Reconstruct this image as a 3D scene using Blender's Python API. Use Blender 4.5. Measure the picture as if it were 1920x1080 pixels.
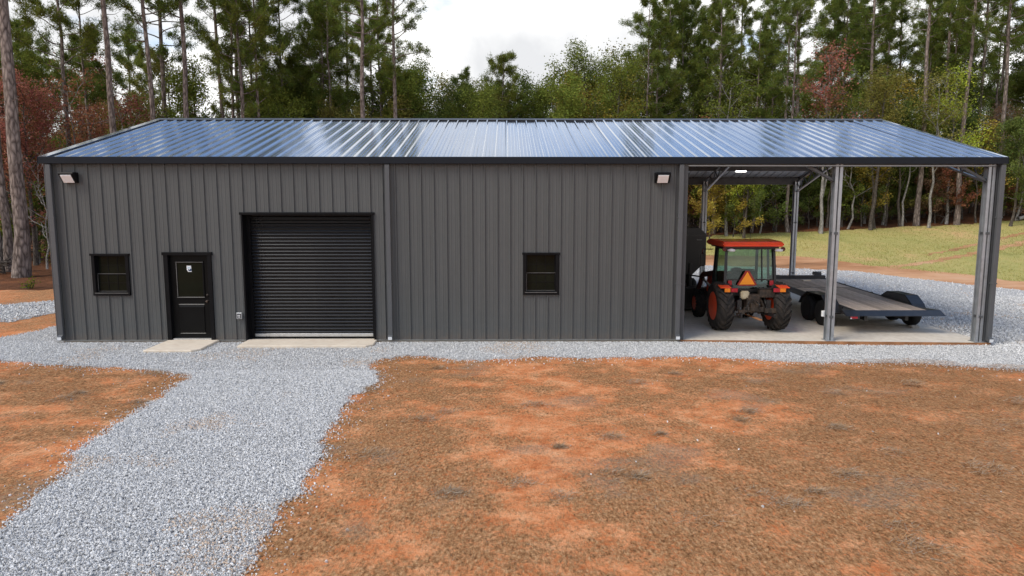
import bpy, bmesh, math, random
import numpy as np
from mathutils import Vector, Matrix
from mathutils.geometry import delaunay_2d_cdt

for o in list(bpy.data.objects): bpy.data.objects.remove(o)
SC = bpy.context.scene
COL = SC.collection
RAD = math.radians

# ------------------------------------------------------------------ camera
cam_d = bpy.data.cameras.new("Camera"); cam = bpy.data.objects.new("Camera", cam_d); COL.objects.link(cam)
cam_d.sensor_width = 36.0; cam_d.lens = 24.0; cam_d.clip_end = 2000
cam.location = (10.954, -16.537, 3.283)
cam.rotation_euler = (RAD(90) - 0.1192, 0, -0.0073)
SC.camera = cam

# ------------------------------------------------------------------ sky, sun, exposure
SUN_EL, SUN_AZ = 50.0, 236.0          # azimuth from +Y clockwise: behind the camera and to the left
w = bpy.data.worlds.new("World"); SC.world = w; w.use_nodes = True
nt = w.node_tree; nt.nodes.clear(); N = nt.nodes; LK = nt.links
out = N.new("ShaderNodeOutputWorld"); bg = N.new("ShaderNodeBackground"); LK.new(bg.outputs[0], out.inputs[0])
sky = N.new("ShaderNodeTexSky"); sky.sky_type = 'NISHITA'; sky.sun_disc = False
sky.sun_elevation = RAD(SUN_EL); sky.sun_rotation = RAD(SUN_AZ); sky.dust_density = 0.6; sky.ozone_density = 2.0
bg.inputs[1].default_value = 0.12
tc = N.new("ShaderNodeTexCoord"); sep = N.new("ShaderNodeSeparateXYZ"); LK.new(tc.outputs['Generated'], sep.inputs[0])
def wmath(op, a_, b_):
    q = N.new("ShaderNodeMath"); q.operation = op
    for i, v in enumerate((a_, b_)):
        if isinstance(v, (int, float)): q.inputs[i].default_value = v
        else: LK.new(v, q.inputs[i])
    return q.outputs[0]
zc = wmath('ADD', wmath('MAXIMUM', sep.outputs[2], 0.0), .16)              # cloud layer seen in perspective
cmb = N.new("ShaderNodeCombineXYZ"); LK.new(wmath('DIVIDE', sep.outputs[0], zc), cmb.inputs[0]); LK.new(wmath('DIVIDE', sep.outputs[1], zc), cmb.inputs[1])
mp = N.new("ShaderNodeMapping"); mp.inputs['Location'].default_value = (3.3, 1.25, 0.0); LK.new(cmb.outputs[0], mp.inputs[0])
n1 = N.new("ShaderNodeTexNoise"); n1.inputs['Scale'].default_value = 1.5; n1.inputs['Detail'].default_value = 9; n1.inputs['Roughness'].default_value = .55; n1.inputs['Distortion'].default_value = .2
n2 = N.new("ShaderNodeTexNoise"); n2.inputs['Scale'].default_value = 4.2; n2.inputs['Detail'].default_value = 7; n2.inputs['Distortion'].default_value = .3
LK.new(mp.outputs[0], n1.inputs[0]); LK.new(tc.outputs['Generated'], n2.inputs[0])
cov = wmath('ADD', n1.outputs[0], wmath('MULTIPLY', wmath('SUBTRACT', .37, wmath('MAXIMUM', sep.outputs[2], 0.0)), .75))
r1 = N.new("ShaderNodeValToRGB"); r1.color_ramp.elements[0].position = .38; r1.color_ramp.elements[1].position = .54
LK.new(cov, r1.inputs[0])
r2 = N.new("ShaderNodeValToRGB"); r2.color_ramp.elements[0].position = .40; r2.color_ramp.elements[1].position = .66
r2.color_ramp.elements[0].color = (4.0, 4.05, 4.15, 1); r2.color_ramp.elements[1].color = (7.0, 6.95, 6.8, 1)
LK.new(n2.outputs[0], r2.inputs[0])
mx = N.new("ShaderNodeMix"); mx.data_type = 'RGBA'
LK.new(r1.outputs[0], mx.inputs[0]); LK.new(sky.outputs[0], mx.inputs[6]); LK.new(r2.outputs[0], mx.inputs[7])
LK.new(mx.outputs[2], bg.inputs[0])

sun_d = bpy.data.lights.new("Sun", 'SUN'); sun_d.energy = 1.5; sun_d.angle = RAD(28); sun_d.color = (1, .92, .78)
sun = bpy.data.objects.new("Sun", sun_d); COL.objects.link(sun)
a, e = RAD(SUN_AZ), RAD(SUN_EL)
sdir = Vector((math.sin(a) * math.cos(e), math.cos(a) * math.cos(e), math.sin(e)))
sun.rotation_euler = sdir.to_track_quat('Z', 'Y').to_euler()
SC.view_settings.view_transform = 'Standard'; SC.view_settings.look = 'None'
SC.view_settings.exposure = 0.82; SC.view_settings.gamma = 1.0; SC.view_settings.use_curve_mapping = False

# ------------------------------------------------------------------ helpers
rng = np.random.default_rng(7)

def obj(name, mesh, mat=None, parent=None, loc=(0, 0, 0), rot=(0, 0, 0)):
    o = bpy.data.objects.new(name, mesh); COL.objects.link(o)
    o.location = loc; o.rotation_euler = rot
    if mat is not None and mesh is not None and not mesh.materials:
        for m in (mat if isinstance(mat, (list, tuple)) else [mat]): mesh.materials.append(m)
    if parent: o.parent = parent
    return o

def tag(o, label=None, cat=None, group=None, kind=None):
    if label: o["label"] = label
    if cat: o["category"] = cat
    if group: o["group"] = group
    if kind: o["kind"] = kind
    return o

def thing(name, label, cat, loc=(0, 0, 0), rz=0, group=None):
    o = bpy.data.objects.new(name, None); COL.objects.link(o); o.empty_display_size = .2
    o.location = loc; o.rotation_euler = (0, 0, rz)
    return tag(o, label, cat, group)

def np_mesh(name, V, F, mats=None, smooth=False, attr=None, matidx=None):
    """V (n,3); F (m,k) with one k for all faces"""
    V = np.asarray(V, np.float32); F = np.asarray(F, np.int32)
    me = bpy.data.meshes.new(name); k = F.shape[1]
    me.vertices.add(len(V)); me.vertices.foreach_set("co", V.ravel())
    me.loops.add(F.size); me.loops.foreach_set("vertex_index", F.ravel())
    me.polygons.add(len(F)); me.polygons.foreach_set("loop_start", np.arange(0, F.size, k, dtype=np.int32))
    me.polygons.foreach_set("use_smooth", np.full(len(F), bool(smooth)))
    if matidx is not None: me.polygons.foreach_set("material_index", np.asarray(matidx, np.int32))
    if attr:
        for nme, arr in attr.items():
            at = me.attributes.new(nme, 'FLOAT', 'POINT'); at.data.foreach_set("value", np.asarray(arr, np.float32))
    me.update(calc_edges=True)
    for m in (mats or []): me.materials.append(m)
    return me

class MB:
    """collects boxes, prisms and tubes for ONE mesh"""
    def __init__(s): s.bm = bmesh.new(); s.mi = 0
    def face(s, pts):
        vs = [s.bm.verts.new(p) for p in pts]; f = s.bm.faces.new(vs); f.material_index = s.mi; return f
    def box(s, x0, x1, y0, y1, z0, z1, M=None):
        c = [(x, y, z) for z in (z0, z1) for y in (y0, y1) for x in (x0, x1)]
        if M is not None: c = [M @ Vector(p) for p in c]
        v = [s.bm.verts.new(p) for p in c]
        for q in ((0, 2, 3, 1), (4, 5, 7, 6), (0, 1, 5, 4), (2, 6, 7, 3), (0, 4, 6, 2), (1, 3, 7, 5)):
            s.bm.faces.new([v[i] for i in q]).material_index = s.mi
        return s
    def cbox(s, c, sx, sy, sz, M=None):
        return s.box(c[0] - sx / 2, c[0] + sx / 2, c[1] - sy / 2, c[1] + sy / 2, c[2] - sz / 2, c[2] + sz / 2, M)
    def bar(s, p, q, w, h=None):
        h = h or w; p = Vector(p); q = Vector(q); d = q - p; L = d.length
        M = Matrix.Translation(p) @ d.to_track_quat('Y', 'Z').to_matrix().to_4x4()
        return s.box(-w / 2, w / 2, 0, L, -h / 2, h / 2, M)
    def prism(s, prof, a0, a1, axis='x'):
        """prof: list of 2-d points in the plane normal to the axis"""
        def P(u, v, t):
            return {'x': (t, u, v), 'y': (u, t, v), 'z': (u, v, t)}[axis]
        A = [s.bm.verts.new(P(u, v, a0)) for u, v in prof]; B = [s.bm.verts.new(P(u, v, a1)) for u, v in prof]
        n = len(prof)
        fs = [s.bm.faces.new(A), s.bm.faces.new(B[::-1])]
        for i in range(n): fs.append(s.bm.faces.new((A[i], B[i], B[(i + 1) % n], A[(i + 1) % n])))
        for f in fs: f.material_index = s.mi
        return s
    def tube(s, pts, rads, n=8, cap=True):
        rings = []
        pts = [Vector(p) for p in pts]
        for i, p in enumerate(pts):
            d = (pts[min(i + 1, len(pts) - 1)] - pts[max(i - 1, 0)]).normalized()
            u = d.orthogonal().normalized() if i == 0 else (u - d * u.dot(d)).normalized()
            v = d.cross(u); r = rads if isinstance(rads, (int, float)) else rads[i]
            rings.append([s.bm.verts.new(p + (u * math.cos(t) + v * math.sin(t)) * r) for t in [2 * math.pi * k / n for k in range(n)]])
        for a_, b_ in zip(rings, rings[1:]):
            for k in range(n):
                f = s.bm.faces.new((a_[k], a_[(k + 1) % n], b_[(k + 1) % n], b_[k])); f.material_index = s.mi; f.smooth = True
        if cap:
            s.bm.faces.new(rings[0][::-1]).material_index = s.mi; s.bm.faces.new(rings[-1]).material_index = s.mi
        return s
    def lathe(s, prof, n=40, axis='x'):
        """prof: (radius, along) points revolved about the axis"""
        rings = []
        for r, t in prof:
            ring = []
            for k in range(n):
                a_ = 2 * math.pi * k / n; u, v = r * math.cos(a_), r * math.sin(a_)
                ring.append(s.bm.verts.new({'x': (t, u, v), 'y': (u, t, v), 'z': (u, v, t)}[axis]))
            rings.append(ring)
        for a_, b_ in zip(rings, rings[1:]):
            for k in range(n):
                f = s.bm.faces.new((a_[k], a_[(k + 1) % n], b_[(k + 1) % n], b_[k])); f.material_index = s.mi; f.smooth = True
        for ring in (rings[0], rings[-1]):
            if prof[rings.index(ring)][0] > 1e-4: s.bm.faces.new(ring).material_index = s.mi
        return s
    def mesh(s, name, bevel=0, seg=1):
        if bevel: bmesh.ops.bevel(s.bm, geom=s.bm.edges[:], offset=bevel, segments=seg, affect='EDGES', clamp_overlap=True)
        bmesh.ops.recalc_face_normals(s.bm, faces=s.bm.faces[:])
        me = bpy.data.meshes.new(name); s.bm.to_mesh(me); s.bm.free(); return me
    def build(s, name, mat, parent=None, loc=(0, 0, 0), rot=(0, 0, 0), bevel=0, seg=1):
        return obj(name, s.mesh(name, bevel, seg), mat, parent, loc, rot)

# ------------------------------------------------------------------ materials
def new_mat(name):
    m = bpy.data.materials.new(name); m.use_nodes = True
    t = m.node_tree; b = t.nodes["Principled BSDF"]; return m, t, b

def pm(name, col, rough=.5, metal=0, var=.12, scale=3, bump=0, bscale=60, spec=.5, emit=None, coat=0, stretch=(1, 1, 1), rvar=.1, dirt=None, dirt_amt=.5, orand=0, splash=None):
    m, t, b = new_mat(name); L = t.links
    co = t.nodes.new("ShaderNodeTexCoord"); mpp = t.nodes.new("ShaderNodeMapping"); mpp.inputs['Scale'].default_value = stretch
    L.new(co.outputs['Object'], mpp.inputs[0])
    n = t.nodes.new("ShaderNodeTexNoise"); n.inputs['Scale'].default_value = scale; n.inputs['Detail'].default_value = 6; n.inputs['Roughness'].default_value = .6
    L.new(mpp.outputs[0], n.inputs[0])
    cr = t.nodes.new("ShaderNodeValToRGB")
    cr.color_ramp.elements[0].position = .3; cr.color_ramp.elements[1].position = .7
    cr.color_ramp.elements[0].color = (*[c * (1 - var) for c in col], 1); cr.color_ramp.elements[1].color = (*[min(1, c * (1 + var)) for c in col], 1)
    L.new(n.outputs[0], cr.inputs[0]); src = cr.outputs[0]
    if dirt:
        n3 = t.nodes.new("ShaderNodeTexNoise"); n3.inputs['Scale'].default_value = 7; n3.inputs['Detail'].default_value = 8
        L.new(co.outputs['Object'], n3.inputs[0])
        rr = t.nodes.new("ShaderNodeMapRange"); rr.inputs[1].default_value = .45; rr.inputs[2].default_value = .75; rr.inputs[4].default_value = dirt_amt
        L.new(n3.outputs[0], rr.inputs[0])
        mm = t.nodes.new("ShaderNodeMix"); mm.data_type = 'RGBA'; mm.inputs[7].default_value = (*dirt, 1)
        L.new(rr.outputs[0], mm.inputs[0]); L.new(src, mm.inputs[6]); src = mm.outputs[2]
    if splash:                                   # mud thrown up by rain along the foot of the wall, uneven in height
        sx = t.nodes.new("ShaderNodeSeparateXYZ"); L.new(co.outputs['Object'], sx.inputs[0])
        n4 = t.nodes.new("ShaderNodeTexNoise"); n4.inputs['Scale'].default_value = 5; n4.inputs['Detail'].default_value = 8; L.new(co.outputs['Object'], n4.inputs[0])
        ma = t.nodes.new("ShaderNodeMath"); ma.operation = 'MULTIPLY_ADD'; ma.inputs[1].default_value = -.9; ma.inputs[2].default_value = .62; L.new(n4.outputs[0], ma.inputs[0])
        mb_ = t.nodes.new("ShaderNodeMath"); mb_.operation = 'ADD'; L.new(ma.outputs[0], mb_.inputs[0]); L.new(sx.outputs[2], mb_.inputs[1])
        r4 = t.nodes.new("ShaderNodeMapRange"); r4.inputs[1].default_value = .12; r4.inputs[2].default_value = .5; r4.inputs[3].default_value = .35; r4.inputs[4].default_value = 0; L.new(mb_.outputs[0], r4.inputs[0])
        m4 = t.nodes.new("ShaderNodeMix"); m4.data_type = 'RGBA'; m4.inputs[7].default_value = (*splash, 1); L.new(r4.outputs[0], m4.inputs[0]); L.new(src, m4.inputs[6]); src = m4.outputs[2]
    if orand:
        oi = t.nodes.new("ShaderNodeObjectInfo"); ro = t.nodes.new("ShaderNodeMapRange"); ro.inputs[3].default_value = 1 - orand; ro.inputs[4].default_value = 1 + orand
        L.new(oi.outputs['Random'], ro.inputs[0]); hv = t.nodes.new("ShaderNodeHueSaturation"); L.new(ro.outputs[0], hv.inputs['Value']); L.new(src, hv.inputs['Color']); src = hv.outputs[0]
    L.new(src, b.inputs['Base Color'])
    r = t.nodes.new("ShaderNodeMapRange"); r.inputs[3].default_value = max(0.02, rough - rvar); r.inputs[4].default_value = min(1, rough + rvar)
    L.new(n.outputs[0], r.inputs[0]); L.new(r.outputs[0], b.inputs['Roughness'])
    b.inputs['Metallic'].default_value = metal; b.inputs['Specular IOR Level'].default_value = spec
    b.inputs['Coat Weight'].default_value = coat; b.inputs['Coat Roughness'].default_value = .08
    if bump:
        nb = t.nodes.new("ShaderNodeTexNoise"); nb.inputs['Scale'].default_value = bscale; nb.inputs['Detail'].default_value = 4
        L.new(mpp.outputs[0], nb.inputs[0])
        bu = t.nodes.new("ShaderNodeBump"); bu.inputs['Strength'].default_value = bump; bu.inputs['Distance'].default_value = .02
        L.new(nb.outputs[0], bu.inputs['Height']); L.new(bu.outputs[0], b.inputs['Normal'])
    if emit: b.inputs['Emission Color'].default_value = (*col, 1); b.inputs['Emission Strength'].default_value = emit
    return m

M = {}
M['wall'] = pm('charcoal_wall_metal', (.086, .090, .089), .45, 0, .07, 1.2, .03, 9, .4, stretch=(1, 1, .25), dirt=(.115, .11, .105), dirt_amt=.25, orand=.045, splash=(.16, .12, .095))
M['trim'] = pm('charcoal_trim', (.06, .063, .067), .4, 0, .08, 2)
M['downspout'] = pm('downspout_metal', (.085, .089, .094), .4, 0, .06, 2)
M['black'] = pm('black_trim', (.007, .007, .008), .4, 0, .2, 4, spec=.12)
M['gutter'] = pm('black_gutter', (.009, .011, .016), .35, 0, .15, 2, spec=.2)
M['roof'] = pm('dark_roof_metal', (.50, .55, .62), .15, .8, .10, .8, .012, 3, .8, coat=1.0, rvar=.05, orand=.06)
M['roof_under'] = pm('roof_underside', (.58, .59, .59), .45, .2, .1, 2)
M['galv'] = pm('galvanised_steel', (.40, .42, .44), .38, .6, .15, 6)
M['galv_dark'] = pm('grey_primed_steel', (.10, .105, .11), .5, .3, .2, 5)
M['white'] = pm('white_plastic', (.78, .79, .80), .4, 0, .04, 3)
M['lens'] = pm('prismatic_lens', (.93, .94, .95), .45, 0, .05, 40, .2, 60)
M['lamp'] = pm('lit_lamp', (1, .98, .94), .4, 0, 0, 1, emit=3.0)
M['glass'] = pm('dark_window_glass', (.010, .012, .008), .05, 0, .2, 3, spec=.12, rvar=.02)
M['mullion'] = pm('grey_edge', (.20, .20, .19), .4, .2, .2, 5)
M['alu'] = pm('bright_aluminium', (.62, .63, .63), .3, .7, .1, 8)
M['concrete'] = pm('pale_concrete', (.66, .60, .51), .85, 0, .1, 1.1, .1, 40, .2, dirt=(.40, .33, .26), dirt_amt=.45)
M['concrete2'] = pm('new_concrete', (.72, .63, .51), .85, 0, .08, 1.5, .1, 40, .2, dirt=(.50, .36, .25), dirt_amt=.35)
M['slab_edge'] = pm('clay_stained_concrete', (.36, .17, .08), .9, 0, .35, 3, .2, 30, .1)
M['rubber'] = pm('tyre_rubber', (.028, .025, .023), .8, 0, .3, 8, .1, 40, .25, dirt=(.09, .067, .053), dirt_amt=.7)
M['trailer_rubber'] = pm('black_tyre_rubber', (.012, .012, .012), .75, 0, .3, 8, spec=.3)
M['orange'] = pm('tractor_orange', (1.0, .085, .014), .3, 0, .08, 3, coat=.5, dirt=(.5, .07, .02), dirt_amt=.2)
M['maroon'] = pm('dark_red_loader', (.10, .012, .006), .4, 0, .2, 3)
M['blackpaint'] = pm('black_paint', (.012, .012, .013), .35, 0, .25, 4, dirt=(.05, .04, .035), dirt_amt=.4)
M['hopper'] = pm('black_hopper_paint', (.008, .008, .009), .4, 0, .2, 2)
M['grime'] = pm('grimy_hitch_steel', (.045, .035, .028), .6, .4, .5, 14, .2, 30, dirt=(.14, .085, .05), dirt_amt=.6)
M['smv'] = pm('orange_triangle', (1.0, .32, .016), .5, 0, .03, 5)
M['smv_red'] = pm('red_triangle_border', (.30, .018, .012), .45, 0, .1, 5)
M['redlens'] = pm('red_lens', (.38, .015, .03), .2, 0, .2, 20, coat=.6)
M['amber'] = pm('amber_lens', (.85, .24, .02), .2, 0, .15, 20, coat=.6)
M['trailer'] = pm('trailer_black_steel', (.018, .019, .022), .38, 0, .2, 3, coat=.3, dirt=(.06, .055, .05), dirt_amt=.35)
M['wood'] = pm('weathered_plank', (.54, .43, .34), .85, 0, .32, 6, .35, 30, .15, stretch=(9, .7, 9), orand=.28)
M['beige'] = pm('beige_reservoir', (.50, .42, .28), .5, 0, .25, 9, dirt=(.18, .12, .07), dirt_amt=.5)
M['stonegrey'] = pm('pale_stone', (.36, .33, .29), .9, 0, .2, 9, .3, 20)
M['blue_print'] = pm('dark_blue_print', (.015, .045, .11), .5, 0, .05, 5)
M['grey_print'] = pm('grey_print', (.16, .16, .16), .5, 0, .1, 5)
M['skyblue_print'] = pm('pale_blue_print', (.45, .62, .72), .5, 0, .05, 5)

def glass_mat(name, tint, a):
    m, t, b = new_mat(name); L = t.links
    tr = t.nodes.new("ShaderNodeBsdfTransparent"); tr.inputs[0].default_value = (*tint, 1)
    gl = t.nodes.new("ShaderNodeBsdfGlossy"); gl.inputs['Roughness'].default_value = .04
    nz = t.nodes.new("ShaderNodeTexNoise"); nz.inputs['Scale'].default_value = 4
    mr = t.nodes.new("ShaderNodeMapRange"); mr.inputs[3].default_value = a * .6; mr.inputs[4].default_value = a * 1.4
    L.new(nz.outputs[0], mr.inputs[0])
    mi = t.nodes.new("ShaderNodeMixShader"); L.new(mr.outputs[0], mi.inputs[0])
    L.new(tr.outputs[0], mi.inputs[1]); L.new(gl.outputs[0], mi.inputs[2])
    L.new(mi.outputs[0], t.nodes['Material Output'].inputs[0]); return m
M['cabglass'] = glass_mat('green_cab_glass', (.66, .78, .72), .05)

def attr_node(t, name, typ='GEOMETRY'):
    n = t.nodes.new("ShaderNodeAttribute"); n.attribute_name = name; n.attribute_type = typ; return n

def leaf_mat(name, spread=.5):
    """leaf colour = object colour varied leaf by leaf; a little light passes through"""
    m, t, b = new_mat(name); L = t.links
    oi = t.nodes.new("ShaderNodeObjectInfo"); at = attr_node(t, "tint")
    mr = t.nodes.new("ShaderNodeMapRange"); mr.inputs[3].default_value = 1 - spread; mr.inputs[4].default_value = 1 + spread
    L.new(at.outputs['Fac'], mr.inputs[0])
    hs = t.nodes.new("ShaderNodeHueSaturation"); L.new(oi.outputs['Color'], hs.inputs['Color']); L.new(mr.outputs[0], hs.inputs['Value'])
    at2 = attr_node(t, "hue"); mh = t.nodes.new("ShaderNodeMapRange"); mh.inputs[3].default_value = .455; mh.inputs[4].default_value = .515
    L.new(at2.outputs['Fac'], mh.inputs[0]); L.new(mh.outputs[0], hs.inputs['Hue'])
    di = t.nodes.new("ShaderNodeBsdfDiffuse"); tl = t.nodes.new("ShaderNodeBsdfTranslucent")
    L.new(hs.outputs[0], di.inputs[0]); L.new(hs.outputs[0], tl.inputs[0])
    mi = t.nodes.new("ShaderNodeMixShader"); mi.inputs[0].default_value = .35
    L.new(di.outputs[0], mi.inputs[1]); L.new(tl.outputs[0], mi.inputs[2])
    L.new(mi.outputs[0], t.nodes['Material Output'].inputs[0]); return m
M['leaf'] = leaf_mat('leaf', .55)
M['needle'] = leaf_mat('pine_needles', .5)

def bark_mat(name, c1, c2, sc=9):
    m, t, b = new_mat(name); L = t.links
    co = t.nodes.new("ShaderNodeTexCoord"); mpp = t.nodes.new("ShaderNodeMapping"); mpp.inputs['Scale'].default_value = (1, 1, .3)
    L.new(co.outputs['Object'], mpp.inputs[0])
    v = t.nodes.new("ShaderNodeTexVoronoi"); v.inputs['Scale'].default_value = sc; v.feature = 'DISTANCE_TO_EDGE'
    n = t.nodes.new("ShaderNodeTexNoise"); n.inputs['Scale'].default_value = 5; n.inputs['Detail'].default_value = 8; n.inputs['Roughness'].default_value = .7
    L.new(mpp.outputs[0], v.inputs[0]); L.new(mpp.outputs[0], n.inputs[0])
    ad = t.nodes.new("ShaderNodeMath"); ad.operation = 'MULTIPLY_ADD'; ad.inputs[1].default_value = 1.4; L.new(v.outputs[0], ad.inputs[0])
    sb = t.nodes.new("ShaderNodeMath"); sb.operation = 'MULTIPLY_ADD'; sb.inputs[1].default_value = 1.3; sb.inputs[2].default_value = -.45
    L.new(n.outputs[0], sb.inputs[0]); L.new(sb.outputs[0], ad.inputs[2])
    cr = t.nodes.new("ShaderNodeValToRGB"); cr.color_ramp.elements[0].position = .1; cr.color_ramp.elements[1].position = .75
    cr.color_ramp.elements[0].color = (*c1, 1); cr.color_ramp.elements[1].color = (*c2, 1)
    L.new(ad.outputs[0], cr.inputs[0]); L.new(cr.outputs[0], b.inputs['Base Color']); b.inputs['Roughness'].default_value = .9
    b.inputs['Specular IOR Level'].default_value = .15
    bu = t.nodes.new("ShaderNodeBump"); bu.inputs['Strength'].default_value = .8; bu.inputs['Distance'].default_value = .04
    L.new(ad.outputs[0], bu.inputs['Height']); L.new(bu.outputs[0], b.inputs['Normal']); return m
M['pinebark'] = bark_mat('pine_bark', (.075, .056, .047), (.36, .295, .255), 7)
M['bark'] = bark_mat('grey_brown_bark', (.045, .036, .03), (.17, .145, .12), 12)
M['palebark'] = bark_mat('pale_grey_bark', (.14, .13, .115), (.44, .415, .38), 14)

# ------------------------------------------------------------------ terrain
def T(x, y):
    x = np.asarray(x, float); y = np.asarray(y, float)
    k = np.where(x > 20, 1 + .045 * (x - 20), np.maximum(.25, 1 - .022 * (20 - x))); k = np.minimum(k, 2.3)
    t = np.clip(y - 9, 0, 60); 
    u = np.clip((x - 14.5) / 6., 0, 1); dip = u * u * (3 - 2 * u) * np.clip((14 - y) / 6., 0, 1)
    return .062 * t * t / (t + 3.) * k - .10 * dip

def vnoise(x, y, s, seed=0):
    x = np.asarray(x, float) / s + 1000; y = np.asarray(y, float) / s + 1000
    xi = np.floor(x).astype(np.int64); yi = np.floor(y).astype(np.int64); fx = x - xi; fy = y - yi
    fx = fx * fx * (3 - 2 * fx); fy = fy * fy * (3 - 2 * fy)
    def h(i, j):
        n = (i * 374761393 + j * 668265263 + seed * 974711) & 0x7fffffff
        n = ((n ^ (n >> 13)) * 1274126177) & 0x7fffffff
        return ((n ^ (n >> 16)) & 0xffff) / 65535.0
    return (h(xi, yi) * (1 - fx) + h(xi + 1, yi) * fx) * (1 - fy) + (h(xi, yi + 1) * (1 - fx) + h(xi + 1, yi + 1) * fx) * fy
def fbm(x, y, s, seed=0, o=4):
    r = 0; a_ = .5; tot = 0
    for i in range(o): r = r + a_ * vnoise(x, y, s / 2 ** i, seed + i * 17); tot += a_; a_ *= .55
    return r / tot

def cover(x, y):          # how much dead grass hides the clay, 0..1
    c = fbm(x, y, 1.9, 3, 5) * .5 + fbm(x, y * 1.5, .55, 9, 4) * .5
    return np.clip(.57 + (c - .46) * 4.6, .0, 1.0)
def greyness(x, y):       # grey matted tufts
    g = fbm(x * .8, y, .75, 31, 4); return np.clip((g - .56) / .15, 0, 1) * .75

def grid(name, xs, ys, zoff, mats, attrs=None):
    X, Y = np.meshgrid(xs, ys); X = X.ravel(); Y = Y.ravel(); nx = len(xs)
    Z = T(X, Y) + zoff
    i = (np.arange(len(ys) - 1)[:, None] * nx + np.arange(nx - 1)[None, :]).ravel()
    F = np.stack([i, i + 1, i + 1 + nx, i + nx], 1)
    at = {k: f(X, Y) for k, f in (attrs or {}).items()}
    return np_mesh(name, np.stack([X, Y, Z], 1), F, mats, True, at)

def earth_mat():
    m, t, b = new_mat('red_clay_with_dead_grass'); L = t.links
    ge = t.nodes.new("ShaderNodeNewGeometry")
    def noise(s, d=8, r=.65, st=None):
        n = t.nodes.new("ShaderNodeTexNoise"); n.inputs['Scale'].default_value = s; n.inputs['Detail'].default_value = d; n.inputs['Roughness'].default_value = r
        if st:
            q = t.nodes.new("ShaderNodeMapping"); q.inputs['Scale'].default_value = st; L.new(ge.outputs['Position'], q.inputs[0]); L.new(q.outputs[0], n.inputs[0])
        else: L.new(ge.outputs['Position'], n.inputs[0])
        return n
    def ramp(src, els):
        c = t.nodes.new("ShaderNodeValToRGB")
        while len(c.color_ramp.elements) < len(els): c.color_ramp.elements.new(.5)
        for el, (p, col) in zip(c.color_ramp.elements, els): el.position = p; el.color = (*col, 1)
        L.new(src, c.inputs[0]); return c
    def mix(f, a_, b_):
        q = t.nodes.new("ShaderNodeMix"); q.data_type = 'RGBA'; L.new(f, q.inputs[0]); L.new(a_, q.inputs[6]); L.new(b_, q.inputs[7]); return q.outputs[2]
    def math_(op, a_, b_, cl=False):
        q = t.nodes.new("ShaderNodeMath"); q.operation = op; q.use_clamp = cl
        for i, v in enumerate((a_, b_)):
            if isinstance(v, (int, float)): q.inputs[i].default_value = v
            else: L.new(v, q.inputs[i])
        return q.outputs[0]
    cl_ = math_('ADD', math_('MULTIPLY', noise(2.2, 12, .75).outputs[0], .7), math_('MULTIPLY', noise(38, 5, .8, (1, .5, 1)).outputs[0], .3))
    clay = ramp(cl_, [(.36, (.38, .100, .030)), (.46, (.62, .215, .080)), (.54, (.74, .315, .140)), (.64, (.82, .45, .24))])
    straw = ramp(noise(30, 6, .75, (1, .45, 1)).outputs[0], [(.36, (.070, .034, .015)), (.46, (.29, .145, .060)), (.54, (.41, .225, .105)), (.66, (.64, .40, .21))])
    grey = ramp(noise(55, 5, .8).outputs[0], [(.3, (.09, .065, .044)), (.52, (.24, .185, .130)), (.75, (.43, .355, .27))])
    cv = attr_node(t, 'cover').outputs['Fac']; gr = attr_node(t, 'grey').outputs['Fac']
    fine = noise(26, 7, .75, (1, .5, 1)).outputs[0]; fine2 = noise(9, 6, .7).outputs[0]
    f1 = math_('ADD', math_('MULTIPLY', math_('SUBTRACT', fine, .5), 4.5), cv, False)
    f1 = math_('ADD', f1, math_('MULTIPLY', math_('SUBTRACT', fine2, .5), 3.0), True)
    f1 = math_('MULTIPLY', f1, .92)
    f2 = math_('ADD', math_('MULTIPLY', math_('SUBTRACT', fine, .55), 2.0), gr, True)
    f2 = math_('MULTIPLY', f2, math_('MULTIPLY', gr, .85))
    col = mix(f2, mix(f1, clay.outputs[0], straw.outputs[0]), grey.outputs[0])
    L.new(col, b.inputs['Base Color']); b.inputs['Roughness'].default_value = .95; b.inputs['Specular IOR Level'].default_value = .1
    bu = t.nodes.new("ShaderNodeBump"); bu.inputs['Strength'].default_value = .7; bu.inputs['Distance'].default_value = .05
    hh = math_('ADD', math_('MULTIPLY', fine, .6), fine2)
    L.new(hh, bu.inputs['Height']); L.new(bu.outputs[0], b.inputs['Normal']); return m
M['earth'] = earth_mat()

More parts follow.
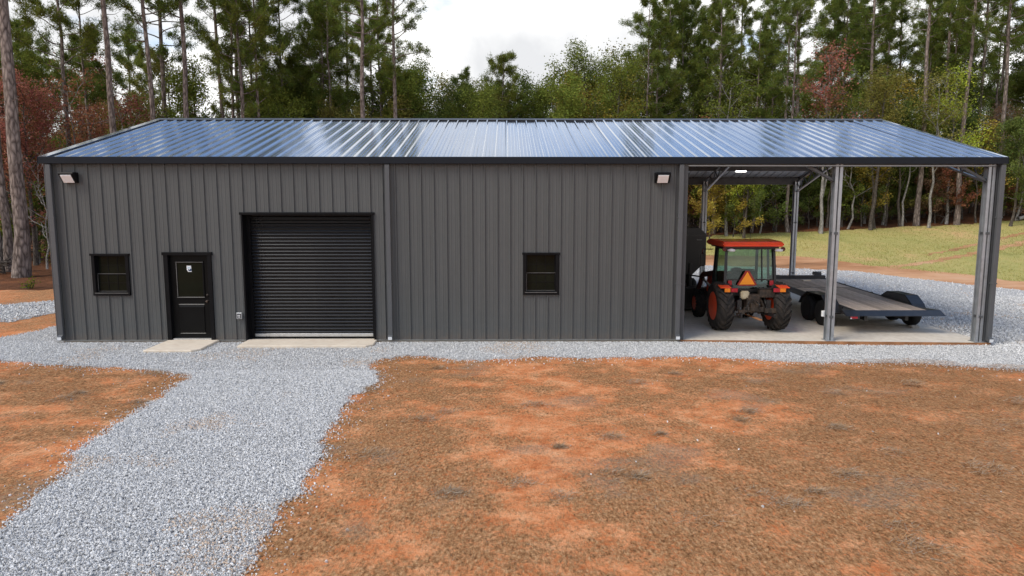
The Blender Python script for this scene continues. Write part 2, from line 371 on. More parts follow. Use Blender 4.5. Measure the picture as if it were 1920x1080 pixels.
def ramp_ground(name, els, s1, s2=None, rough=.95, bump=.6, bs=30, bd=.04, st=(1, 1, 1)):
    m, t, b = new_mat(name); L = t.links; ge = t.nodes.new("ShaderNodeNewGeometry")
    q = t.nodes.new("ShaderNodeMapping"); q.inputs['Scale'].default_value = st; L.new(ge.outputs['Position'], q.inputs[0])
    n = t.nodes.new("ShaderNodeTexNoise"); n.inputs['Scale'].default_value = s1; n.inputs['Detail'].default_value = 12; n.inputs['Roughness'].default_value = .72
    L.new(q.outputs[0], n.inputs[0]); src = n.outputs[0]
    if s2:
        n2_ = t.nodes.new("ShaderNodeTexNoise"); n2_.inputs['Scale'].default_value = s2; n2_.inputs['Detail'].default_value = 6
        L.new(q.outputs[0], n2_.inputs[0]); mm = t.nodes.new("ShaderNodeMix"); mm.inputs[0].default_value = .5
        L.new(n.outputs[0], mm.inputs[2]); L.new(n2_.outputs[0], mm.inputs[3]); src = mm.outputs[0]
    c = t.nodes.new("ShaderNodeValToRGB")
    while len(c.color_ramp.elements) < len(els): c.color_ramp.elements.new(.5)
    for el, (p, col) in zip(c.color_ramp.elements, els): el.position = p; el.color = (*col, 1)
    L.new(src, c.inputs[0]); L.new(c.outputs[0], b.inputs['Base Color']); b.inputs['Roughness'].default_value = rough
    b.inputs['Specular IOR Level'].default_value = .1
    nb = t.nodes.new("ShaderNodeTexNoise"); nb.inputs['Scale'].default_value = bs; nb.inputs['Detail'].default_value = 5; L.new(q.outputs[0], nb.inputs[0])
    bu = t.nodes.new("ShaderNodeBump"); bu.inputs['Strength'].default_value = bump; bu.inputs['Distance'].default_value = bd
    L.new(nb.outputs[0], bu.inputs['Height']); L.new(bu.outputs[0], b.inputs['Normal']); return m
M['gravel'] = ramp_ground('grey_gravel_bed', [(.3, (.20, .20, .20)), (.48, (.45, .445, .44)), (.7, (.71, .70, .69))], 22, None, .9, .9, 26, .05)
M['field'] = ramp_ground('yellow_green_grass', [(.3, (.24, .24, .075)), (.45, (.39, .36, .125)), (.57, (.47, .385, .15)), (.63, (.56, .40, .18)), (.7, (.62, .36, .19))], 1.1, .22, .95, .6, 9, .06, (1, .6, 1))
M['bare'] = ramp_ground('bare_clay_band', [(.34, (.20, .11, .06)), (.46, (.44, .22, .11)), (.58, (.60, .34, .19)), (.75, (.66, .46, .32))], 1.0, .35, .95, .5, 12, .04, (.5, 1.2, 1))
M['litter'] = ramp_ground('pine_straw_litter', [(.3, (.035, .016, .009)), (.5, (.13, .055, .026)), (.68, (.27, .105, .045)), (.85, (.36, .17, .09))], 3.0, .5, .95, .9, 14, .08)

xs = np.concatenate([np.linspace(-260, -40, 14), np.linspace(-38, -9, 22), np.arange(-8, 31, .13), np.linspace(31.5, 75, 40), np.linspace(80, 330, 14)])
ys = np.concatenate([np.linspace(-140, -20, 10), np.linspace(-18, -13, 10), np.arange(-12.8, 2.5, .13), np.linspace(3, 60, 70), np.linspace(65, 300, 18)])
tag(obj('ground', grid('ground', xs, ys, -.04, [M['earth']], {'cover': cover, 'grey': greyness})), kind='structure')

def wobble(poly, step=.16, amp=.10, seed=1, closed=True, flat=()):
    """densify an outline and roughen it; runs in flat (index of first point) stay straight"""
    pts = []; n = len(poly)
    for i in range(n):
        p, q = np.array(poly[i], float), np.array(poly[(i + 1) % n], float); L = np.linalg.norm(q - p); k = max(1, int(L / step))
        d = (q - p) / max(L, 1e-6); nn = np.array([-d[1], d[0]])
        for j in range(k):
            r = p + (q - p) * j / k
            if i not in flat and j > 0:
                r = r + nn * amp * ((fbm(r[0], r[1], .55, seed, 3) - .5) * 2.6 + (vnoise(r[0], r[1], .13, seed + 5) - .5) * 1.5)
            pts.append((float(r[0]), float(r[1])))
    return pts

def inside(poly, x, y):
    P = np.array(poly); r = np.zeros(len(x), bool); n = len(P); j = n - 1
    for i in range(n):
        xi, yi = P[i]; xj, yj = P[j]
        c = ((yi > y) != (yj > y)) & (x < (xj - xi) * (y - yi) / ((yj - yi) or 1e-9) + xi); r ^= c; j = i
    return r

def sheet(name, poly, zoff, mat, cell=.7, kind='structure'):
    P = np.array(poly); n = len(P)
    gx, gy = np.meshgrid(np.arange(P[:, 0].min(), P[:, 0].max(), cell), np.arange(P[:, 1].min(), P[:, 1].max(), cell))
    gx = gx.ravel() + .013; gy = gy.ravel() + .017; k = inside(poly, gx, gy)
    pts = [Vector(p) for p in poly] + [Vector((a_, b_)) for a_, b_ in zip(gx[k], gy[k])]
    ed = [(i, (i + 1) % n) for i in range(n)]
    v, e_, f, *_ = delaunay_2d_cdt(pts, ed, [list(range(n))], 1, 1e-5)
    V = np.array([(p.x, p.y, 0) for p in v]); V[:, 2] = T(V[:, 0], V[:, 1]) + (zoff(V[:, 1]) if callable(zoff) else zoff)
    F = np.array([t_ for t_ in f if len(t_) == 3])
    a_ = V[F[:, 1]] - V[F[:, 0]]; b_ = V[F[:, 2]] - V[F[:, 0]]; neg = (a_[:, 0] * b_[:, 1] - a_[:, 1] * b_[:, 0]) < 0
    F[neg] = F[neg][:, ::-1]
    return tag(obj(name, np_mesh(name, V, F, [mat], True)), kind=kind)

# forest floor, field, bare clay band, gravel: sheets laid one over the other
litter_poly = wobble([(-60, 8.5), (-14, 8.6), (-9.5, 10.4), (-6.5, 11.3), (-4, 13), (0, 17), (10, 20), (20, 22), (25, 29.3), (31.5, 28.6), (38.5, 28.6), (44, 28.6), (52, 29.5), (75, 33), (150, 40), (150, 170), (-150, 170), (-150, 8.5)], .6, .5, 4)
sheet('forest_floor', litter_poly, -.034, M['litter'], 3.0)
field_poly = wobble([(26.4, 19.2), (27.5, 18), (28.6, 15.9), (29.6, 15), (31, 14), (31.9, 12.9), (32.8, 12), (36, 9.5), (50, 4), (90, 0), (90, 35), (75, 34), (52, 30.3), (44, 29.2), (38.5, 29.0), (31.5, 29.0), (25, 29.7), (19, 23), (19, 20.6), (22.2, 20.3)], .4, .35, 8)
sheet('grass_field', field_poly, -.029, M['field'], 1.2)
band_poly = wobble([(18, 21.2), (18, 16.5), (21, 16.7), (25, 15.2), (27, 14.4), (28.5, 12.6), (29.7, 11.5), (31.5, 9.8), (36, 5.5), (40, 1), (42, 1.5), (38, 7.5), (33.5, 11.4), (32, 13.1), (31, 14.3), (29.7, 15.4), (28.6, 16.3), (27.5, 18.4), (26.4, 19.7), (22.2, 20.9)], .3, .3, 12)
sheet('clay_band', band_poly, -.024, M['bare'], .8)

sheet('wheel_rut', wobble([(28.3, 15), (32, 16.9), (39.8, 21.5), (50, 27), (50, 27.4), (39.7, 22), (31.8, 17.3), (28.2, 15.5)], .3, .22, 51), -.020, M['bare'], .6)
sheet('wheel_rut', wobble([(33, 18.9), (40.5, 23.6), (50, 29), (50, 29.3), (40.4, 24), (32.9, 19.2)], .3, .2, 52), -.020, M['bare'], .6)
fr = [(40, -3.4), (30, -3.0), (21.84, -2.52), (19.76, -1.84), (17.32, -2.03), (16.0, -1.81), (14.85, -1.7), (12.71, -1.79), (11.54, -1.67), (10.37, -2.09), (9.78, -1.93), (8.68, -1.54), (8.15, -1.76), (8.11, -2.85), (8.45, -3.97), (8.17, -4.78), (8.19, -5.64), (8.29, -6.89), (8.43, -7.91), (8.49, -8.74), (8.48, -9.5), (8.5, -10.2), (8.52, -10.76), (8.6, -14), (8.6, -18)]
lf = [(5.9, -18), (5.9, -11), (5.74, -9.83), (5.65, -9.22), (5.47, -8.28), (5.08, -7.16), (5.12, -6.86), (5.01, -5.77), (4.89, -4.65), (4.78, -3.37), (3.9, -2.92), (2.66, -2.63), (1.39, -2.38), (-0.07, -1.91), (-3, -1.0), (-9, .8), (-9, 1.9), (-4.5, 1.2), (-1.86, .54), (-1.71, 1.28), (-1.6, 2.34), (-1.5, 4.0), (-.6, 4.4)]
gravel_poly = wobble(fr + lf + [(.05, 4.4), (.05, -.02), (22.9, -.02), (22.9, 11.2), (15.3, 11.5), (15.3, 17.4), (20.22, 17.24), (21.24, 17.12), (24.9, 15.73), (27.05, 14.95), (28.5, 13.16), (29.7, 12.06), (30.63, 11.15), (31.5, 10.26), (36, 6), (40, 2)], .15, .13, 21, flat=range(len(fr) + len(lf) - 1, len(fr) + len(lf) + 5))
sheet('gravel_drive', gravel_poly, lambda y: -.035 + .017 * np.clip((y - 7) / 2, 0, 1), M['gravel'], .8)
strip_poly = wobble([(-14, 1.6), (-8, 3.0), (-5.57, 5.59 - 2.3), (-3.38, 2.95), (-3.12, 4.67), (-1.5, 6.5), (-1.0, 11), (-2.6, 11), (-3.6, 8.6), (-5.47, 6.9), (-8, 5.4), (-14, 4.4)], .16, .12, 33)
sheet('gravel_track', strip_poly, -.032, M['gravel'], .8)

# ------------------------------------------------------------------ gravel stones (stuff, instanced by geometry nodes)
def stone_mat():
    m, t, b = new_mat('crushed_granite'); L = t.links
    at = attr_node(t, 'rs', 'INSTANCER')
    c = t.nodes.new("ShaderNodeValToRGB")
    els = [(0, (.33, .33, .325)), (.22, (.52, .516, .505)), (.6, (.65, .643, .63)), (.86, (.79, .78, .76)), (.985, (.84, .83, .80)), (1, (.60, .47, .36))]
    while len(c.color_ramp.elements) < len(els): c.color_ramp.elements.new(.5)
    for el, (p, col) in zip(c.color_ramp.elements, els): el.position = p; el.color = (*col, 1)
    L.new(at.outputs['Fac'], c.inputs[0])
    co = t.nodes.new("ShaderNodeTexCoord"); n = t.nodes.new("ShaderNodeTexNoise"); n.inputs['Scale'].default_value = 2.5; n.inputs['Detail'].default_value = 4
    L.new(co.outputs['Object'], n.inputs[0])
    hs = t.nodes.new("ShaderNodeHueSaturation"); mr = t.nodes.new("ShaderNodeMapRange"); mr.inputs[3].default_value = .8; mr.inputs[4].default_value = 1.2
    L.new(n.outputs[0], mr.inputs[0]); L.new(mr.outputs[0], hs.inputs['Value']); L.new(c.outputs[0], hs.inputs['Color'])
    L.new(hs.outputs[0], b.inputs['Base Color']); b.inputs['Roughness'].default_value = .85; b.inputs['Specular IOR Level'].default_value = .3
    return m
M['stone'] = stone_mat()

def stone_nodes(mat):
    g = bpy.data.node_groups.new('scatter_stones', 'GeometryNodeTree')
    g.interface.new_socket('Geometry', in_out='INPUT', socket_type='NodeSocketGeometry')
    g.interface.new_socket('Geometry', in_out='OUTPUT', socket_type='NodeSocketGeometry')
    n = g.nodes; L = g.links
    gi = n.new('NodeGroupInput'); go = n.new('NodeGroupOutput')
    jn = n.new('GeometryNodeJoinGeometry')
    for i in range(4):
        ic = n.new('GeometryNodeMeshIcoSphere'); ic.inputs['Radius'].default_value = 1; ic.inputs['Subdivisions'].default_value = 1
        sp = n.new('GeometryNodeSetPosition'); rv = n.new('FunctionNodeRandomValue'); rv.data_type = 'FLOAT_VECTOR'
        rv.inputs['Min'].default_value = (-.42, -.42, -.42); rv.inputs['Max'].default_value = (.42, .42, .42); rv.inputs['Seed'].default_value = i * 7 + 1
        L.new(ic.outputs[0], sp.inputs[0]); L.new(rv.outputs[0], sp.inputs['Offset'])
        sm = n.new('GeometryNodeSetMaterial'); sm.inputs['Material'].default_value = mat; L.new(sp.outputs[0], sm.inputs[0])
        gt = n.new('GeometryNodeGeometryToInstance'); L.new(sm.outputs[0], gt.inputs[0]); L.new(gt.outputs[0], jn.inputs[0])
    ip = n.new('GeometryNodeInstanceOnPoints'); L.new(gi.outputs[0], ip.inputs['Points']); L.new(jn.outputs[0], ip.inputs['Instance'])
    ip.inputs['Pick Instance'].default_value = True
    ri = n.new('FunctionNodeRandomValue'); ri.data_type = 'INT'; ri.inputs[4].default_value = 0; ri.inputs[5].default_value = 3; ri.inputs['Seed'].default_value = 3
    L.new(ri.outputs[2], ip.inputs['Instance Index'])
    rr = n.new('FunctionNodeRandomValue'); rr.data_type = 'FLOAT_VECTOR'; rr.inputs['Max'].default_value = (6.28, 6.28, 6.28); rr.inputs['Seed'].default_value = 5
    L.new(rr.outputs[0], ip.inputs['Rotation'])
    sz = n.new('GeometryNodeInputNamedAttribute'); sz.data_type = 'FLOAT'; sz.inputs[0].default_value = 'size'
    rs = n.new('FunctionNodeRandomValue'); rs.data_type = 'FLOAT_VECTOR'; rs.inputs['Min'].default_value = (.7, .6, .45); rs.inputs['Max'].default_value = (1.35, 1.1, .85); rs.inputs['Seed'].default_value = 9
    vm = n.new('ShaderNodeVectorMath'); vm.operation = 'SCALE'; L.new(rs.outputs[0], vm.inputs[0]); L.new(sz.outputs[0], vm.inputs['Scale'])
    L.new(vm.outputs[0], ip.inputs['Scale'])
    L.new(ip.outputs[0], go.inputs[0]); return g
STONES = stone_nodes(M['stone'])

def stones(name, P, size, label, zoff=0.0):
    n = len(P); V = np.zeros((n, 3)); V[:, :2] = P; V[:, 2] = T(P[:, 0], P[:, 1]) + zoff - .018 + rng.random(n) * size * .7
    me = bpy.data.meshes.new(name); me.vertices.add(n); me.vertices.foreach_set("co", V.astype(np.float32).ravel())
    at = me.attributes.new('size', 'FLOAT', 'POINT'); at.data.foreach_set("value", (size * (.55 + .9 * rng.random(n) ** 1.6)).astype(np.float32))
    at = me.attributes.new('rs', 'FLOAT', 'POINT'); rs_ = rng.random(n) * .985; st_ = fbm(P[:, 0], P[:, 1], 1.6, 91, 4); rs_[(rng.random(n) < np.clip((st_ - .58) * 2.2, 0, .35))] = 1.0
    at.data.foreach_set("value", rs_.astype(np.float32))
    me.update(); me.materials.append(M['stone'])
    o = obj(name, me); md = o.modifiers.new('scatter', 'NODES'); md.node_group = STONES
    return tag(o, label, 'gravel', kind='stuff')

def sample(poly, dens, box):
    x0, x1, y0, y1 = box; n = int((x1 - x0) * (y1 - y0) * dens)
    x = x0 + rng.random(n) * (x1 - x0); y = y0 + rng.random(n) * (y1 - y0); k = inside(poly, x, y); q = np.stack([x[k], y[k]], 1); q = q + rng.normal(0, .05, q.shape)
    return q[~((q[:, 0] > -.02) & (q[:, 0] < 22.93) & (q[:, 1] > -.06) & (q[:, 1] < 11.3))]
P = np.concatenate([sample(gravel_poly, 3900, (4, 9.2, -12.5, -3)), sample(gravel_poly, 1900, (-2, 24, -3.2, 0)), sample(gravel_poly, 700, (-4, 0, -2.5, 4.5))])
stones('gravel_stones', P, .0105, 'pale grey crushed stone covering the drive and the strip before the building')
P = np.concatenate([sample(gravel_poly, 480, (22.8, 32, -3.2, 9)), sample(gravel_poly, 170, (15.3, 32, 9, 17.5))])
stones('gravel_stones', P, .020, 'pale grey crushed stone spread round the open end of the carport')
stones('gravel_stones', sample(strip_poly, 260, (-10, 0, 1, 11)), .026, 'pale grey crushed stone on the narrow track past the end wall')
# loose stones kicked out over the clay beside the drive
ep = np.array(gravel_poly); ep = ep[(ep[:, 1] < -1.2) & (ep[:, 1] > -12) & (ep[:, 0] < 26) & (ep[:, 0] > -3)]
k = rng.integers(0, len(ep), 9000); r = rng.normal(0, 1, (9000, 2)) * (np.abs(rng.normal(0, .17, (9000, 1))) + .03)
P = ep[k] + r; P = P[P[:, 1] < -.1]
more = np.stack([rng.uniform(-2, 28, 170), rng.uniform(-11, -2, 170)], 1)
stones('loose_stones', np.concatenate([P, more]), .012, 'loose small stones strewn over the red clay along the gravel edge', -.018)

# ------------------------------------------------------------------ dead grass on the clay (stuff)
def straw_mat(name, els):
    m, t, b = new_mat(name); L = t.links; at = attr_node(t, 'tint'); c = t.nodes.new("ShaderNodeValToRGB")
    while len(c.color_ramp.elements) < len(els): c.color_ramp.elements.new(.5)
    for el, (p, col) in zip(c.color_ramp.elements, els): el.position = p; el.color = (*col, 1)
    L.new(at.outputs['Fac'], c.inputs[0])
    n = t.nodes.new("ShaderNodeTexNoise"); n.inputs['Scale'].default_value = 3
    hs = t.nodes.new("ShaderNodeHueSaturation"); mr = t.nodes.new("ShaderNodeMapRange"); mr.inputs[3].default_value = .75; mr.inputs[4].default_value = 1.25
    L.new(n.outputs[0], mr.inputs[0]); L.new(mr.outputs[0], hs.inputs['Value']); L.new(c.outputs[0], hs.inputs['Color'])
    L.new(hs.outputs[0], b.inputs['Base Color']); b.inputs['Roughness'].default_value = .9; b.inputs['Specular IOR Level'].default_value = .15; return m
M['straw'] = straw_mat('dead_grass_blades', [(0, (.11, .058, .026)), (.35, (.33, .165, .072)), (.55, (.52, .30, .140)), (.7, (.27, .205, .14)), (1, (.50, .42, .32))])
M['blade'] = straw_mat('field_grass_blades', [(0, (.19, .22, .055)), (.4, (.37, .34, .10)), (.75, (.51, .43, .16)), (1, (.60, .50, .25))])

def blades(P, z, length, width, elev, tint):
    n = len(P); az = rng.random(n) * 2 * np.pi; L = length * (.5 + rng.random(n)); el = elev[0] + (elev[1] - elev[0]) * rng.random(n)
    B = np.stack([P[:, 0], P[:, 1], z], 1); d = np.stack([np.cos(az) * np.cos(el), np.sin(az) * np.cos(el), np.sin(el)], 1) * L[:, None]
    s = np.stack([-np.sin(az), np.cos(az), np.zeros(n)], 1) * width / 2
    s[:, 2] += width * .2
    V = np.stack([B - s, B + s, B + d], 1).reshape(-1, 3); F = np.arange(3 * n).reshape(-1, 3); return V, F, np.repeat(tint, 3)

Vs, Fs, Ts = [], [], []; off = 0
def push(V, F, t_):
    global off
    Vs.append(V); Fs.append(F + off); Ts.append(t_); off += len(V)
n = 480000; P = np.stack([rng.uniform(-5, 27, n), -13 + 11.6 * rng.random(n) ** .72], 1)
c = cover(P[:, 0], P[:, 1]); keep = (rng.random(n) < (.02 + .98 * c ** 2)) & ~inside(gravel_poly, P[:, 0], P[:, 1]); P = P[keep]
g = greyness(P[:, 0], P[:, 1])
tt = np.clip(rng.normal(.34, .17, len(P)) + g * .38, 0, 1)
push(*blades(P, np.full(len(P), -.04), .06, .005, (.0, .3), tt))
nc = 70; cx = rng.uniform(-4, 26, nc); cy = rng.uniform(-12, -2.6, nc)
known = np.array([(15.0, -10.2), (12.3, -8.3), (10.3, -8.9), (17.1, -8.2), (18.3, -8.0), (19.6, -6.9), (14.6, -6.2), (17.9, -10.1), (13.0, -9.6), (9.6, -6.1), (16.2, -7.6), (20.5, -7.6)])
cx = np.concatenate([cx, known[:, 0]]); cy = np.concatenate([cy, known[:, 1]])
for i, (x, y) in enumerate(zip(cx, cy)):
    m_ = int(rng.uniform(120, 420)); rad = rng.uniform(.10, .30); q = rng.normal(0, 1, (m_, 2)) * (rad * .55, rad * .42) + (x, y)
    q = q[~inside(gravel_poly, q[:, 0], q[:, 1])]
    if len(q) < 20: continue
    h = .05 * np.exp(-((q[:, 0] - x) ** 2 + (q[:, 1] - y) ** 2) / (rad * .6) ** 2)
    push(*blades(q, -.04 + h * rng.random(len(q)), .10, .005, (.0, .45), np.clip(rng.normal(.66, .18, len(q)), 0, 1)))
tag(obj('dead_grass', np_mesh('dead_grass', np.concatenate(Vs), np.concatenate(Fs), [M['straw']], False, {'tint': np.concatenate(Ts)})),
    'brown and grey dead grass matted over the red clay yard', 'grass', kind='stuff')
n = 150000; P = np.stack([rng.uniform(18, 62, n), rng.uniform(10, 31, n)], 1); P = P[inside(field_poly, P[:, 0], P[:, 1])]
P = P[rng.random(len(P)) < np.clip(1.5 - fbm(P[:, 0], P[:, 1] * 1.7, 4, 77) * 1.5, .1, 1)]
tt = np.clip(fbm(P[:, 0], P[:, 1], 5, 55) * .9 + rng.normal(.05, .2, len(P)), 0, 1)
V, F, t_ = blades(P, T(P[:, 0], P[:, 1]) - .03, .085, .02, (.3, 1.2), tt)
tag(obj('field_grass', np_mesh('field_grass', V, F, [M['blade']], False, {'tint': t_})), 'short yellow-green grass growing on the rising field', 'grass', kind='stuff')

# ------------------------------------------------------------------ the metal building with its open carport
LX, WX, DY = 22.86, 15.24, 11.3                 # full length, end of the enclosed part, depth
E0, EZ, RY, RZ = -.09, 4.41, 5.65, 6.0          # eave edge y,z and ridge y,z
SLP = (RZ - EZ) / (RY - E0); ANG = math.atan(SLP)
def roof_z(y): return EZ + SLP * (y - E0) if y <= RY else EZ + SLP * (2 * RY - E0 - y)
def slab_z(x): return .02 if x < WX else .02 - .085 * (x - WX) / (LX - WX)

m_ = MB()
m_.prism([(.05, -.3), (.05, -.002), (DY - .05, -.002), (DY - .05, -.3)], .05, WX - .02, 'x')
tag(m_.build('building_slab', M['concrete']), kind='structure')
m_ = MB(); z0, z1 = slab_z(WX), slab_z(LX)
c8 = [(WX - .02, -.04), (LX + .04, -.04), (LX + .04, DY), (WX - .02, DY)]
top = [(x, y, z0 if x < 20 else z1) for x, y in c8]; bot = [(x, y, -.3) for x, y in c8]
m_.mi = 0; m_.face(top)
m_.mi = 1
for i in range(4): j = (i + 1) % 4; m_.face([bot[i], bot[j], top[j], top[i]])
tag(m_.build('carport_slab', [M['concrete'], M['slab_edge']]), kind='structure')
for nme, (xa, xb, y0) in (('door_apron', (2.66, 3.92, -1.25)), ('garage_apron', (4.6, 7.78, -.76))):
    m_ = MB(); m_.prism([(xa, .05), (xa + .02, y0), (xb - .14, y0), (xb, y0 + .18), (xb - .02, .05)], -.1, .035, 'z')
    tag(m_.build(nme, M['concrete2'], bevel=.012), kind='structure')

B = thing('metal_building', 'long charcoal metal building with glossy dark roof and open carport end', 'building')

def ribs(width=.9144, h=.031, phase=.05, wb=.025, wt=.012):
    """cross-section of a ribbed sheet: major rib every foot, two beads between"""
    pts = []
    for k in range(3):
        x = k * .3048 + phase
        pts += [(x - wb, 0), (x - wt, h), (x + wt, h), (x + wb, 0)]
        for bx in (.105, .195): pts += [(x + bx - .016, 0), (x + bx - .006, .005), (x + bx + .006, .005), (x + bx + .016, 0)]
    pts = [(max(0, min(width, x)), d) for x, d in pts]
    return [(0, 0)] + [p for p in pts if 0 < p[0] < width] + [(width, 0)]
PROF = ribs()

def wall_panel(x0, wd, ztop, holes):
    """one sheet of wall cladding standing at x0, openings cut out; local frame: x along, -y outwards"""
    xs_ = [p for p in PROF if p[0] < wd] + [(wd, 0)]
    cuts = sorted({c - x0 for h in holes for c in h[:2] if 0 < c - x0 < wd})
    def dep(x):
        for (a_, da), (b_, db) in zip(xs_, xs_[1:]):
            if a_ <= x <= b_: return da + (db - da) * (x - a_) / max(b_ - a_, 1e-9)
        return 0
    allx = sorted(set([p[0] for p in xs_] + cuts)); V, F = [], []
    for a_, b_ in zip(allx, allx[1:]):
        if b_ - a_ < 1e-5: continue
        mid = x0 + (a_ + b_) / 2; zs = [.03]; hs = sorted([h for h in holes if h[0] < mid < h[1]], key=lambda h: h[2])
        rng_ = []; lo = .03
        for h in hs:
            if h[2] > lo: rng_.append((lo, h[2]))
            lo = h[3]
        za, zb = ztop(x0 + a_), ztop(x0 + b_); rng_.append((lo, None))
        for q, t_ in rng_:
            i = len(V)
            V += [(a_, -dep(a_), q), (b_, -dep(b_), q), (b_, -dep(b_), zb if t_ is None else t_), (a_, -dep(a_), za if t_ is None else t_)]
            F.append((i, i + 1, i + 2, i + 3))
    for k in range(3):                              # screw heads beside the ribs, in rows on the girts
        for q in (.35, 1.0, 1.7, 2.4, 3.1, 3.75):
            xa = k * .3048 + .05 + .045
            if xa > wd - .02 or any(h[0] - .05 < x0 + xa < h[1] + .05 and h[2] - .05 < q < h[3] + .05 for h in holes): continue
            i = len(V); r_ = .011
            V += [(xa - r_, -.001, q - r_), (xa + r_, -.001, q - r_), (xa + r_, -.001, q + r_), (xa - r_, -.001, q + r_), (xa - r_ * .7, -.010, q - r_ * .7), (xa + r_ * .7, -.010, q - r_ * .7), (xa + r_ * .7, -.010, q + r_ * .7), (xa - r_ * .7, -.010, q + r_ * .7)]
            F += [(i + 4, i + 5, i + 6, i + 7), (i, i + 1, i + 5, i + 4), (i + 1, i + 2, i + 6, i + 5), (i + 2, i + 3, i + 7, i + 6), (i + 3, i, i + 4, i + 7)]
    me = np_mesh('wall_panel', V, F, [M['wall']])
    bm_ = bmesh.new(); bm_.from_mesh(me); bmesh.ops.remove_doubles(bm_, verts=bm_.verts[:], dist=1e-4); bm_.to_mesh(me); bm_.free(); return me

HOLES = [(4.585, 7.72, 0, 3.08), (2.69, 3.78, 0, 2.16), (.95, 1.79, 1.16, 2.12), (11.37, 12.19, 1.17, 2.14)]
def wall(length, ztop, holes, loc, rz):
    m = MB()
    for z in (.06, 1.0, 2.4, 3.4, 4.1):                        # girts behind the sheets, cut at the openings
        segs = [(0.05, length - .05)]
        for h in holes:
            if h[2] - .1 < z < h[3] + .1:
                segs = [s_ for a_, b_ in segs for s_ in ((a_, min(b_, h[0] - .02)), (max(a_, h[1] + .02), b_)) if s_[1] > s_[0]]
        for a_, b_ in segs: m.box(a_, b_, .02, .12, z - .05, z + .05)
    wl = m.build('wall', M['galv_dark'], B, loc, (0, 0, rz))
    x = 0; cache = {}
    while x < length - .01:
        wd = min(.9144, length - x); touched = any(h[1] > x and h[0] < x + wd for h in holes)
        key = (round(wd, 3), round(ztop(x), 3), round(ztop(x + wd), 3)) if not touched else None
        me = cache.get(key) if key else None
        if me is None:
            me = wall_panel(x, wd, ztop, holes)
            if key: cache[key] = me
        obj('wall_panel', me, None, wl, (x, 0, 0)); x += wd
    return wl
wf = wall(WX, lambda x: 4.34, HOLES, (0, 0, 0), 0)
gz = lambda s_: roof_z(s_) - .05
wall(DY, lambda s_: roof_z(DY - s_) - .05, [], (0, DY, 0), -math.pi / 2)      # end wall
wall(DY, gz, [], (WX, 0, 0), math.pi / 2)                                     # wall towards the carport
wall(WX, lambda x: roof_z(DY) - .04, [], (WX, DY, 0), math.pi)                # rear wall
MB().box(.02, 2.68, -.042, .0, .012, .035).box(3.79, 4.57, -.042, 0, .012, .035).box(7.73, WX - .02, -.042, 0, .012, .035).build('base_trim', M['mullion'], wf)
for x0, x1 in ((-.035, .06), (WX - .08, WX + .05)):
    MB().box(x0, x1, -.05, .10, .02, 4.33).build('corner_trim', M['trim'], B, bevel=.006)
MB().box(-.035, .06, DY - .08, DY + .05, .02, 4.33).build('corner_trim', M['trim'], B, bevel=.006)
MB().box(WX - .08, WX + .05, DY - .08, DY + .05, .02, 4.33).build('corner_trim', M['trim'], B, bevel=.006)

# roof
m_ = MB()
m_.prism([(RY - .22, RZ - SLP * .22 + .045), (RY, RZ + .055), (RY + .22, RZ - SLP * .22 + .045), (RY + .22, RZ - SLP * .22 + .035), (RY, RZ + .042), (RY - .22, RZ - SLP * .22 + .035)], -.09, LX + .03, 'x')
RF = m_.build('roof', M['galv_dark'], B)
RL = math.hypot(RY - E0, RZ - EZ)
def roof_panel_mesh(wd):
    prof = [p for p in ribs(.9144, .036, .05, .036, .015) if p[0] < wd] + [(wd, 0)]; V, F, mi = [], [], []
    ny = 5
    for j in range(ny + 1):
        for x, d in prof: V.append((x, RL * j / ny, d))
    n = len(prof); nt_ = len(V)
    V += [(x, y, d - .004) for x, y, d in V[:nt_]]
    for j in range(ny):
        for i in range(n - 1):
            a_ = j * n + i; F.append((a_, a_ + 1, a_ + n + 1, a_ + n)); mi.append(0)
            F.append((nt_ + a_, nt_ + a_ + n, nt_ + a_ + n + 1, nt_ + a_ + 1)); mi.append(1)
    for i in range(n - 1):
        F.append((i, nt_ + i, nt_ + i + 1, i + 1)); mi.append(0); q = ny * n + i; F.append((q, q + 1, nt_ + q + 1, nt_ + q)); mi.append(0)
    return np_mesh('roof_panel', V, F, [M['roof'], M['roof_under']], False, None, mi)
rp = roof_panel_mesh(.9144); x = -.075; k = 0
while x < LX + .0:
    wd = min(.9144, LX + .02 - x); me = rp if wd > .91 else roof_panel_mesh(wd)
    jit = (rng.random() - .5) * .003
    obj('roof_panel', me, None, RF, (x, E0, EZ + .002), (ANG + jit, 0, 0))
    obj('roof_panel', me, None, RF, (x + wd, 2 * RY - E0, EZ + .002), (ANG, 0, math.pi))
    x += wd; k += 1
for x0, x1 in ((-.10, .09), (LX - .06, LX + .04)):               # rake trims: flat flashing over the last rib, down over the edge
    for s_ in (0, 1):
        m = MB(); m.box(x0, x1, 0, RL, .037, .043); xe = x0 if x0 < 0 else x1 - .012
        m.box(xe, xe + .012, 0, RL, -.13, .037)
        m.build('rake_trim', M['roof'] , RF, (0, E0, EZ) if s_ == 0 else (x0 + x1, 2 * RY - E0, EZ), (ANG, 0, 0) if s_ == 0 else (ANG, 0, math.pi))
m = MB()
kx = .02
while kx < LX - .2:
    m.box(kx + .035, kx + .262, RY - .215, RY - .2, RZ - SLP * .2 - .01, RZ - SLP * .2 + .042); kx += .3048
m.build('ridge_closure', M['black'], RF)
for yy in (.02, 1.45, 2.85, 4.25, 5.45):
    for s_ in (0, 1):
        y = yy if s_ == 0 else 2 * RY - yy; z = roof_z(yy) - .015
        m = MB(); m.box(.02, LX - .02, y - .03, y + .03, z - .02, z - .012).box(.02, LX - .02, y - .006, y + .006, z - .19, z - .02).box(.02, LX - .02, y - .05, y + .05, z - .2, z - .19)
        m.build('purlin', M['galv_dark'], RF)
